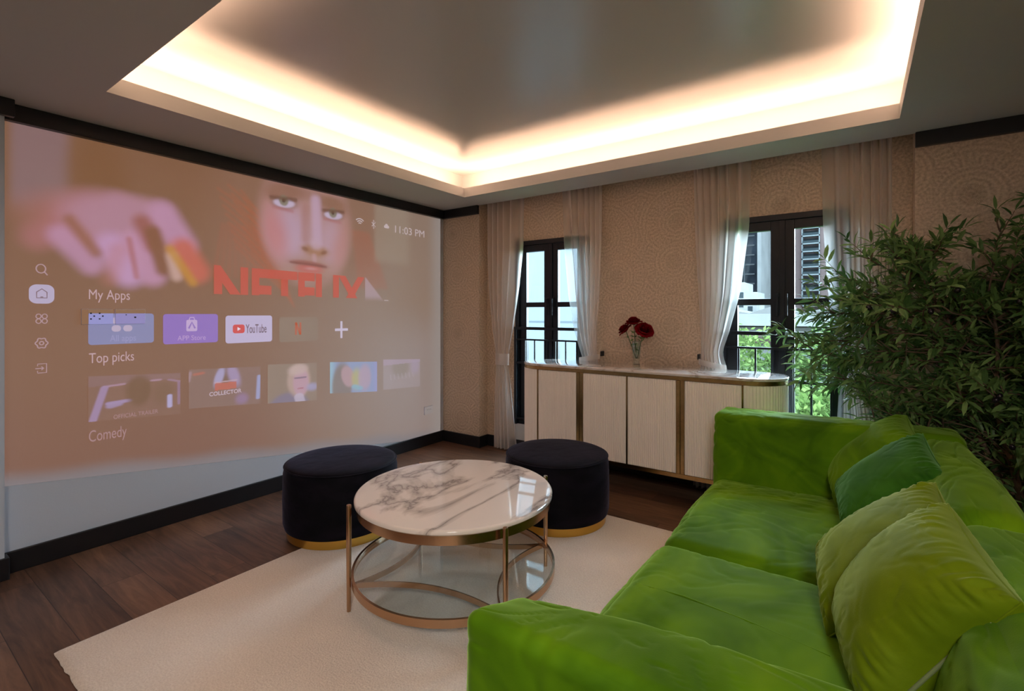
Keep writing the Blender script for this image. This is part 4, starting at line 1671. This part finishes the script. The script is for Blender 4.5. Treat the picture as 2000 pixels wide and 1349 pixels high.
def thumb2(Y, Z):
    u, v = (Y + 2.587) / .505, (Z - .75) / .285
    C = np.zeros(Y.shape + (3,)) + s2l((138, 110, 100))
    C = over(C, ell(u, v, .50, .88, .10, .3, 0, .4), (126, 100, 84), .9)
    C = over(C, ell(u, v, .40, .78, .06, .26, R(-10), .4), (168, 158, 192), .95)
    C = over(C, ell(u, v, .60, .80, .08, .30, R(10), .5), (164, 144, 178), .9)
    C = over(C, ((u > .34) & (u < .64) & (v > .44) & (v < .62)).astype(float), (186, 106, 90), .95)
    C = over(C, capsule(u, v, (.34, .64), (.64, .66), .015, .5), (190, 160, 170), .9)
    C = over(C, capsule(u, v, (.02, .96), (.0, .74), .02, .6), (168, 140, 150), .7)
    C = over(C, capsule(u, v, (.08, .90), (.18, .92), .03, .6), (196, 110, 90), .6)
    C = over(C, ell(u, v, .72, .14, .09, .14, 0, .6), (150, 122, 160), .7)
    C = over(C, capsule(u, v, (.98, .70), (.96, .1), .03, .6), (158, 160, 200), .9)
    return C


def thumb3(Y, Z):
    u, v = (Y + 2.025) / .433, (Z - .70) / .32
    C = np.zeros(Y.shape + (3,)) + s2l((144, 124, 110))
    C = over(C, ell(u, v, .42, -.15, .42, .42, 0, .15), (128, 116, 136), .9)
    C = over(C, ell(u, v, .62, .55, .24, .42, 0, .2), (176, 150, 140), .95)
    C = over(C, ell(u, v, .66, .50, .16, .36, 0, .2), (182, 146, 160), .95)
    C = over(C, ell(u, v, .60, .84, .20, .14, R(10), .4), (190, 166, 160), .8)
    C = over(C, capsule(u, v, (.54, .62), (.76, .62), .02, .5), (116, 98, 116), .8)
    C = over(C, capsule(u, v, (.60, .34), (.70, .34), .015, .6), (160, 96, 108), .8)
    C = over(C, capsule(u, v, (.62, .12), (.66, -.05), .10, .2), (186, 172, 190), .8)
    C = over(C, ell(u, v, .90, .34, .12, .10, 0, .6), (160, 152, 186), .8)
    return C


def thumb4(Y, Z):
    u, v = (Y + 1.461) / .522, (Z - .70) / .29
    C = np.zeros(Y.shape + (3,)) + s2l((140, 150, 182))
    C = over(C, (u < .16).astype(float) * sm(-u, -.16, 0), (148, 182, 196), .8)
    C = over(C, ell(u, v, .24, .25, .20, .75, 0, .2), (132, 116, 106), .9)
    C = over(C, ell(u, v, .36, .55, .13, .34, R(8), .2), (174, 144, 150), .95)
    C = over(C, ell(u, v, .54, .45, .10, .32, 0, .5), (176, 168, 110), .8)
    C = over(C, ell(u, v, .72, .45, .14, .42, 0, .3), (172, 150, 166), .9)
    C = over(C, capsule(u, v, (.50, .2), (.62, .12), .06, .5), (134, 172, 190), .8)
    C = over(C, sm(u, .84, 1), (150, 148, 190), .8)
    return C


def thumb5(Y, Z):
    u, v = (Y + .863) / .5, (Z - .67) / .30
    C = np.zeros(Y.shape + (3,)) + s2l((156, 142, 142))
    C = over(C, ell(u, v, .45, .7, .22, .3, 0, .3), (144, 132, 124), .8)
    C = over(C, (v > .84).astype(float), (166, 148, 162), .8)
    C = over(C, ell(u, v, .85, .7, .12, .25, 0, .5), (166, 150, 170), .6)
    for k in range(7):
        C = over(C, capsule(u, v, (.18 + .1 * k, .5), (.2 + .1 * k, .34), .015, .6), (172, 160, 168), .5)
    return C


def solid(top, bot):
    def f(Y, Z):
        t = (Z - Z.min()) / (Z.max() - Z.min())
        return s2l(bot) * (1 - t[..., None]) + s2l(top) * t[..., None]
    return f


pic = empty('projected_picture', (0.0, -1.8, 0.3))
tag(pic, 'projected streaming menu picture covering most of the white wall', 'projection')
PX = 0.004
canvas('picture_background', (-3.494, -0.05, 0.485, 0.050, 2.503, 2.503), 430, 300, paint_bg, pic, 0.002)
canvas('thumbnail', (-3.136, -2.638, .776, .742, 1.055, 1.027), 90, 56, thumb1, pic, PX)
canvas('thumbnail', (-2.587, -2.082, .770, .730, 1.044, 1.024), 90, 56, thumb2, pic, PX)
canvas('thumbnail', (-2.025, -1.592, .721, .687, 1.032, 1.012), 80, 56, thumb3, pic, PX)
canvas('thumbnail', (-1.461, -0.939, .727, .678, 1.006, .969), 80, 56, thumb4, pic, PX)
canvas('thumbnail', (-0.863, -0.364, .683, .658, .983, .950), 80, 56, thumb5, pic, PX)


def rr(name, y0, y1, z0, z1, rad, mat, parent=pic, x=PX, th=0.001, zs1=0.0):
    """rounded rectangle slab on the wall; zs1 lowers its right end"""
    bm = bmesh.new()
    pts = []
    for (cy, cz, a) in ((y1 - rad, z1 - rad, 0), (y0 + rad, z1 - rad, 90), (y0 + rad, z0 + rad, 180), (y1 - rad, z0 + rad, 270)):
        for k in range(7):
            t = R(a + 15 * k)
            yy = cy + rad * math.cos(t)
            pts.append((yy, cz + rad * math.sin(t) - zs1 * (yy - y0) / (y1 - y0)))
    o = Vector((0, 0, 0)) if parent is None else pic.location
    vs = [bm.verts.new((x - o.x, p[0] - o.y, p[1] - o.z)) for p in pts]
    bm.faces.new(vs)
    me = bpy.data.meshes.new(name)
    bm.to_mesh(me)
    bm.free()
    return link(name, me, mat, parent)


def strokes(name, lines, w, mat, parent=pic, x=PX + .002):
    """flat line drawing from polylines in (y, z)"""
    v, f = [], []
    o = pic.location
    for ln in lines:
        pts = [Vector(p) for p in ln]
        closed = (pts[0] - pts[-1]).length < 1e-6
        n = len(pts)
        s = len(v)
        for i, p in enumerate(pts):
            if closed:
                a_, b_ = pts[(i - 1) % (n - 1)], pts[(i + 1) % (n - 1)] if i < n - 1 else pts[1]
            else:
                a_, b_ = pts[max(0, i - 1)], pts[min(n - 1, i + 1)]
            t = (b_ - a_).normalized()
            nn = Vector((-t.y, t.x)) * w / 2
            for q in (p + nn, p - nn):
                v.append((x - o.x, q.x - o.y, q.y - o.z))
        for i in range(n - 1):
            f.append((s + 2 * i, s + 2 * i + 1, s + 2 * i + 3, s + 2 * i + 2))
    return pyobj(name, v, f, mat, parent)


def circ_pts(cy, cz, ry, rz=None, n=20, a0=0, a1=360):
    rz = rz or ry
    return [(cy + ry * math.cos(R(a0 + (a1 - a0) * k / n)), cz + rz * math.sin(R(a0 + (a1 - a0) * k / n))) for k in range(n + 1)]


def text(name, s, y0, y1, z0, z1, mat, parent=pic, x=PX + .002, slope=0.0, cut=None, bold=0.0):
    cu = bpy.data.curves.new(name, 'FONT')
    cu.body = s
    cu.offset = bold
    tmp = bpy.data.objects.new(name, cu)
    me = bpy.data.meshes.new_from_object(tmp)
    bpy.data.objects.remove(tmp)
    n = len(me.vertices)
    co = np.empty(n * 3)
    me.vertices.foreach_get('co', co)
    co = co.reshape(-1, 3)
    a, b = co.min(0), co.max(0)
    u = (co[:, 0] - a[0]) / (b[0] - a[0])
    w = (co[:, 1] - a[1]) / (b[1] - a[1])
    o = pic.location
    new = np.stack([np.full(n, x - o.x), y0 + (y1 - y0) * u - o.y, z0 + (z1 - z0) * w - slope * u - o.z], 1)
    me.vertices.foreach_set('co', new.ravel())
    me.update()
    if cut is not None:
        bm = bmesh.new()
        bm.from_mesh(me)
        bmesh.ops.bisect_plane(bm, geom=bm.verts[:] + bm.edges[:] + bm.faces[:], plane_co=(0, 0, cut - o.z), plane_no=(0, 0, -1), clear_outer=True)
        bm.to_mesh(me)
        bm.free()
    return link(name, me, mat, parent)


TXT = PM((192, 162, 168))
TXT2 = PM((176, 156, 176))
text('heading_text', 'My Apps', -3.133, -2.927, 1.508, 1.588, TXT)
text('heading_text', 'Top picks', -3.133, -2.905, 1.115, 1.196, TXT)
text('heading_text', 'Comedy', -3.133, -2.944, .630, .722, PM((168, 134, 136)))
t1 = rr('app_tile', -3.136, -2.795, 1.246, 1.440, .018, PM((138, 138, 176)))
text('tile_text', 'All apps', -3.03, -2.895, 1.250, 1.304, PM((160, 156, 196)), t1)
for (y, z) in ((-2.998, 1.395), (-2.938, 1.395), (-2.998, 1.345), (-2.938, 1.345)):
    rr('tile_icon', y - .024, y + .024, z - .020, z + .020, .018, PM((188, 172, 196)), t1, PX + .002)
t2 = rr('app_tile', -2.742, -2.395, 1.230, 1.436, .018, PM((146, 116, 188)))
text('tile_text', 'APP Store', -2.657, -2.478, 1.252, 1.286, PM((188, 160, 206)), t2)
ic = rr('tile_icon', -2.603, -2.533, 1.315, 1.395, .010, PM((192, 168, 208)), t2, PX + .002)
strokes('icon_mark', [[(-2.588, 1.335), (-2.568, 1.378), (-2.548, 1.335)]], .012, PM((146, 116, 188)), t2, PX + .004)
strokes('icon_mark', [[(-2.585, 1.395), (-2.58, 1.412), (-2.556, 1.412), (-2.551, 1.395)]], .006, PM((192, 168, 208)), t2, PX + .004)
t3 = rr('app_tile', -2.342, -1.988, 1.216, 1.424, .020, PM((190, 178, 208)))
rr('tile_icon', -2.291, -2.204, 1.290, 1.356, .018, PM((206, 86, 84)), t3, PX + .002)
def tri(name, pts, mat, parent, x):
    o = pic.location
    return pyobj(name, [(x - o.x, p[0] - o.y, p[1] - o.z) for p in pts], [(0, 1, 2)], mat, parent)
tri('icon_mark', [(-2.258, 1.308), (-2.234, 1.323), (-2.258, 1.338)], PM((232, 214, 226)), t3, PX + .004)
text('tile_text', 'YouTube', -2.196, -2.034, 1.288, 1.356, PM((120, 100, 112)), t3, bold=0.01)
t4 = rr('app_tile', -1.93, -1.58, 1.205, 1.410, .020, PM((141, 121, 107)))
strokes('tile_icon', [[(-1.785, 1.262), (-1.785, 1.365)], [(-1.785, 1.365), (-1.745, 1.262)], [(-1.745, 1.262), (-1.745, 1.365)]], .016, PM((178, 100, 78)), t4)
strokes('plus_icon', [[(-1.412, 1.293), (-1.275, 1.293)], [(-1.345, 1.216), (-1.345, 1.370)]], .022, PM((198, 186, 206)))
NRED = PM((190, 92, 78))
text('logo_text', 'NETFLIX', -2.423, -1.085, 1.46, 1.795, NRED, cut=1.583, bold=0.035, slope=.012)
WT = PM((192, 176, 178))
text('clock_text', '11:03 PM', -.712, -.303, 2.262, 2.336, WT)
strokes('status_icon', [circ_pts(-1.143, 2.275, .020, n=10, a0=45, a1=135), circ_pts(-1.143, 2.275, .040, n=12, a0=45, a1=135), circ_pts(-1.143, 2.275, .060, n=14, a0=45, a1=135)], .010, WT)
strokes('status_icon', [[(-1.005, 2.325), (-.962, 2.285), (-.984, 2.262), (-.984, 2.348), (-.962, 2.325), (-1.005, 2.285)]], .007, WT)
rr('status_icon', -.855, -.790, 2.290, 2.318, .013, WT, pic, PX + .002)
rr('status_icon', -.842, -.806, 2.298, 2.334, .016, WT, pic, PX + .0025)
# side menu
IC = PM((176, 146, 152))
strokes('menu_icon', [circ_pts(-3.348, 1.698, .020, .025), [(-3.333, 1.680), (-3.320, 1.662)]], .006, IC)
hb = rr('menu_button', -3.398, -3.290, 1.497, 1.607, .034, PM((184, 172, 198)))
strokes('menu_icon', [[(-3.366, 1.53), (-3.366, 1.563), (-3.344, 1.582), (-3.322, 1.563), (-3.322, 1.53), (-3.366, 1.53)], [(-3.350, 1.535), (-3.338, 1.535)]], .005, PM((132, 108, 116)), hb)
strokes('menu_icon', [circ_pts(y, z, .011, .013, 12) for y in (-3.358, -3.332) for z in (1.396, 1.424)], .005, IC)
gear = []
for k in range(37):
    a = R(k * 10)
    m_ = 1 + .13 * math.cos(6 * a)
    gear.append((-3.345 + .024 * m_ * math.cos(a), 1.269 + .028 * m_ * math.sin(a)))
strokes('menu_icon', [gear, circ_pts(-3.345, 1.269, .009, .010, 12)], .006, IC)
strokes('menu_icon', [[(-3.362, 1.138), (-3.362, 1.150), (-3.324, 1.150), (-3.324, 1.098), (-3.362, 1.098), (-3.362, 1.110)], [(-3.372, 1.124), (-3.336, 1.124)],
                      [(-3.346, 1.134), (-3.336, 1.124), (-3.346, 1.114)]], .005, IC)
text('thumbnail_text', 'COLLECTOR', -2.454, -2.227, .838, .868, PM((196, 176, 190)), bold=.02)
text('thumbnail_text', 'OFFICIAL TRAILER', -3.012, -2.772, .772, .798, PM((170, 136, 140)))
PATCH = PM((150, 150, 206))  # glowing patches stand in for the projector beam on the socket plates
rr('tile_glow_patch', -3.136, -3.016, 1.374, 1.440, .003, PATCH, t1, 0.0134)
rr('tile_glow_patch', -3.004, -2.847, 1.374, 1.440, .003, PM((146, 138, 190)), t1, 0.0134)
rr('background_glow_patch', -3.169, -3.137, 1.374, 1.466, .002, PM((140, 104, 78)), pic, 0.0134)
rr('background_glow_patch', -3.136, -3.016, 1.441, 1.466, .002, PM((140, 108, 84)), pic, 0.0134)
rr('background_glow_patch', -3.004, -2.847, 1.441, 1.466, .002, PM((140, 108, 84)), pic, 0.0134)
rr('background_glow_patch', -.304, -.176, .341, .424, .002, PM((148, 140, 138)), pic, 0.0134)
strokes('status_icon', [[(-.852, 1.57), (-.80, 1.57)]], .008, WT)


# ---------------------------------------------------------------- outside
def leafy(name, clumps, n, size, mat, parent, seed, flat=1.0):
    r_ = np.random.default_rng(seed)
    tot = sum(c[3] ** 2 for c in clumps)
    vs = []
    for (cx, cy, cz, rad) in clumps:
        k = int(n * rad ** 2 / tot)
        d = r_.normal(size=(k, 3))
        d /= np.linalg.norm(d, axis=1, keepdims=True)
        lump = 1 + .22 * np.sin(d[:, 0] * 7 + cx) * np.sin(d[:, 2] * 6 + cy)
        p = d * (rad * lump * r_.uniform(.62, 1.0, k) ** .6)[:, None]
        p[:, 2] *= flat
        p += (cx, cy, cz)
        a = r_.normal(size=(k, 3))
        a /= np.linalg.norm(a, axis=1, keepdims=True)
        b = np.cross(a, r_.normal(size=(k, 3)))
        b /= np.linalg.norm(b, axis=1, keepdims=True)
        s = size * r_.uniform(.6, 1.4, k)[:, None]
        vs.append(np.stack([p - a * s, p + b * s * .45, p + a * s, p - b * s * .45], 1))
    V = np.concatenate(vs).reshape(-1, 3)
    n4 = len(V)
    me = bpy.data.meshes.new(name)
    me.vertices.add(n4)
    me.vertices.foreach_set('co', V.ravel())
    me.loops.add(n4)
    me.loops.foreach_set('vertex_index', np.arange(n4))
    me.polygons.add(n4 // 4)
    me.polygons.foreach_set('loop_start', np.arange(0, n4, 4))
    me.update(calc_edges=True)
    return link(name, me, mat, parent)


GZ = -7.0
struct(boxes('ground', [(-60, 60, 0.6, 140, GZ - .2, GZ)], M['ground']))


def tree(x, y, rad, top, label, seed, group='trees outside the right window'):
    r_ = random.Random(seed)
    root = empty('leafy_tree', (x, y, GZ))
    tag(root, label, 'tree', group)
    H = top - GZ
    cl = []
    for k in range(22):
        a = r_.uniform(0, 6.28)
        q = r_.uniform(0, 1) ** .6
        rr_ = rad * r_.uniform(.30, .48)
        cl.append((rad * .75 * q * math.cos(a), rad * .75 * q * math.sin(a), H - rr_ - (q ** 2) * rad * .45 - (r_.uniform(0.1, rad * .9) if k % 2 else 0), rr_))
    leafy('crown', cl, 14000, .085, M['tleaf'], root, seed)
    tube('trunk', [(0, 0, 0), (.1, 0, H * .4), (0, .1, H * .75)], [.22, .16, .08], M['trunk'], root, 8)


tree(0.6, 12.6, 2.7, 1.15, 'leafy green tree seen through the left pane of the right window', 31)
tree(3.6, 12.6, 2.7, 1.30, 'leafy green tree seen through the right pane of the right window', 32)
tree(-1.8, 15.0, 2.4, 1.1, 'leafy tree furthest left, behind the pale curtain of the right window', 33)
tree(2.2, 9.6, 2.4, 0.10, 'low leafy tree closest to the railing of the right window', 34)
tree(5.9, 14.2, 2.4, 1.5, 'leafy tree on the right, behind the curtain next to the olive plant', 35)
tree(3.4, 17.5, 2.6, 0.95, 'leafy tree further back, below the white flat roof', 36)


def bld(name, loc, parts, label, cat='building', group=None):
    root = empty(name, loc)
    tag(root, label, cat, group)
    for pn, lst, mat in parts:
        boxes(pn, [(a - loc[0], b - loc[0], c - loc[1], d - loc[1], e - loc[2], f - loc[2]) for a, b, c, d, e, f in lst], mat, root)
    return root


# pale clad building right outside the left window
ys = 6.0
lines = [(-9.0, -.5, ys - .012, ys, z, z + .035) for z in (3.0, 1.22, -.55, -2.3)]
lines += [(x, x + .03, ys - .010, ys, GZ, 9.0) for x in (-8.0, -5.0)]
bld('pale_building', (-4.7, ys, GZ), [('wall', [(-9.0, -.5, ys, 9.2, GZ, 9.0)], M['ext_pale']), ('cladding_joints', lines, M['ext_line'])],
    'pale grey clad building wall close outside the left window')
# white flat-roofed hall with a shallow gable
bld('flat_roof_hall', (-2, 36, GZ), [('wall', [(-16, 12, 36, 46, GZ, .45)], M['ext_grey']), ('fascia_band', [(-16.5, 12.5, 35, 46.5, .55, 1.40)], M['ext_white'])],
    'long low hall with a white fascia seen through the right window')
gb = empty('gabled_roof_hall', (-2, 47, GZ))
tag(gb, 'low pitched pale roof behind the white fascia, above the trees', 'building')
v, f = [], []
for (xa, xb, xm) in ((-14, -4.6, -9.3), (-4.6, -.4, -2.0), (-.4, 8, 3.4)):
    s = len(v)
    for y in (0, 8):
        v += [(xa + 2, y, .6 - GZ), (xb + 2, y, .6 - GZ), (xb + 2, y, 1.45 - GZ), (xm + 2, y, 2.35 - GZ), (xa + 2, y, 1.45 - GZ)]
    f += [tuple(s + i for i in (0, 1, 2, 3, 4)), tuple(s + i for i in (9, 8, 7, 6, 5)), (s + 2, s + 7, s + 8, s + 3), (s + 3, s + 8, s + 9, s + 4)]
pyobj('roof', v, f, M['ext_roof'], gb)
boxes('wall', [(-12, 10, .3, 7.7, 0, .6 - GZ)], M['ext_grey'], gb)
bld('tiled_roof_shed', (-3.4, 24, GZ), [('roof', [(-8, 1.0, 24, 27, -.12, .22)], M['ext_brown']), ('wall', [(-7.8, .8, 24.3, 26.8, GZ, -.12)], M['ext_grey'])],
    'brown roofed shed just above the trees in the left pane')
# small white block
wins = [(-8.3, -7.4, 59.95, 60.0, z, z + .7) for z in (2.2, 3.3)] + [(-6.9, -6.4, 59.95, 60.0, z, z + .7) for z in (1.6, 2.7)]
bld('white_block', (-7.5, 61, GZ), [('wall', [(-10.2, -7.3, 60, 66, GZ, 5.2), (-7.3, -5.95, 60, 66, GZ, 4.0)], M['ext_white']), ('window', [wins[0]], M['ext_glass']), ('window', [wins[1]], M['ext_glass']), ('window', [wins[2]], M['ext_glass'])],
    'small white block at the foot of the dark tower')
# dark glass tower
ln = [(-16, -9.3, 79.9, 80, z, z + .22) for z in np.arange(3, 30, 1.5)] + [(x, x + .15, 79.88, 80, GZ, 30) for x in (-13.4, -12.1, -10.8)]
bld('dark_glass_tower', (-12, 82, GZ), [('curtain_wall', [(-17, -8.9, 80, 92, GZ, 31)], M['ext_dark']), ('floor_lines', ln, M['ext_darkline']),
                                       ('light_pier', [(-8.9, -8.35, 79.8, 90, GZ, 31)], M['ext_grey'])],
    'tall dark glass tower in the left pane of the right window')
# brick tower with balconies
root = bld('brick_tower', (-1, 92, GZ), [('wall', [(-4.9, -3.75, 90, 104, GZ, 42), (-1.2, 4.6, 90, 104, GZ, 42), (-3.75, -1.2, 92, 104, GZ, 42)], M['ext_brick'])],
           'mauve brick apartment tower with a column of balconies in the right pane')
for k, z in enumerate(np.arange(2.6, 40, 1.28)):
    b = boxes('balcony', [(-3.75 + 1, -1.2 + 1, 89.6 - 92, 90.4 - 92, z - GZ, z - GZ + .22), (-3.75 + 1, -3.62 + 1, 89.6 - 92, 92 - 92, z - GZ, z - GZ + 1.28), (-1.33 + 1, -1.2 + 1, 89.6 - 92, 92 - 92, z - GZ, z - GZ + 1.28)], M['ext_balc'], root)
    boxes('window', [(-3.6 + 1, -1.35 + 1, 91.8 - 92, 91.95 - 92, z - GZ + .25, z - GZ + 1.2)], M['ext_glass'], root)
    boxes('railing', [(-3.62 + 1, -1.33 + 1, 89.55 - 92, 89.62 - 92, z - GZ + .22, z - GZ + .60)], M['ext_glass'], root)
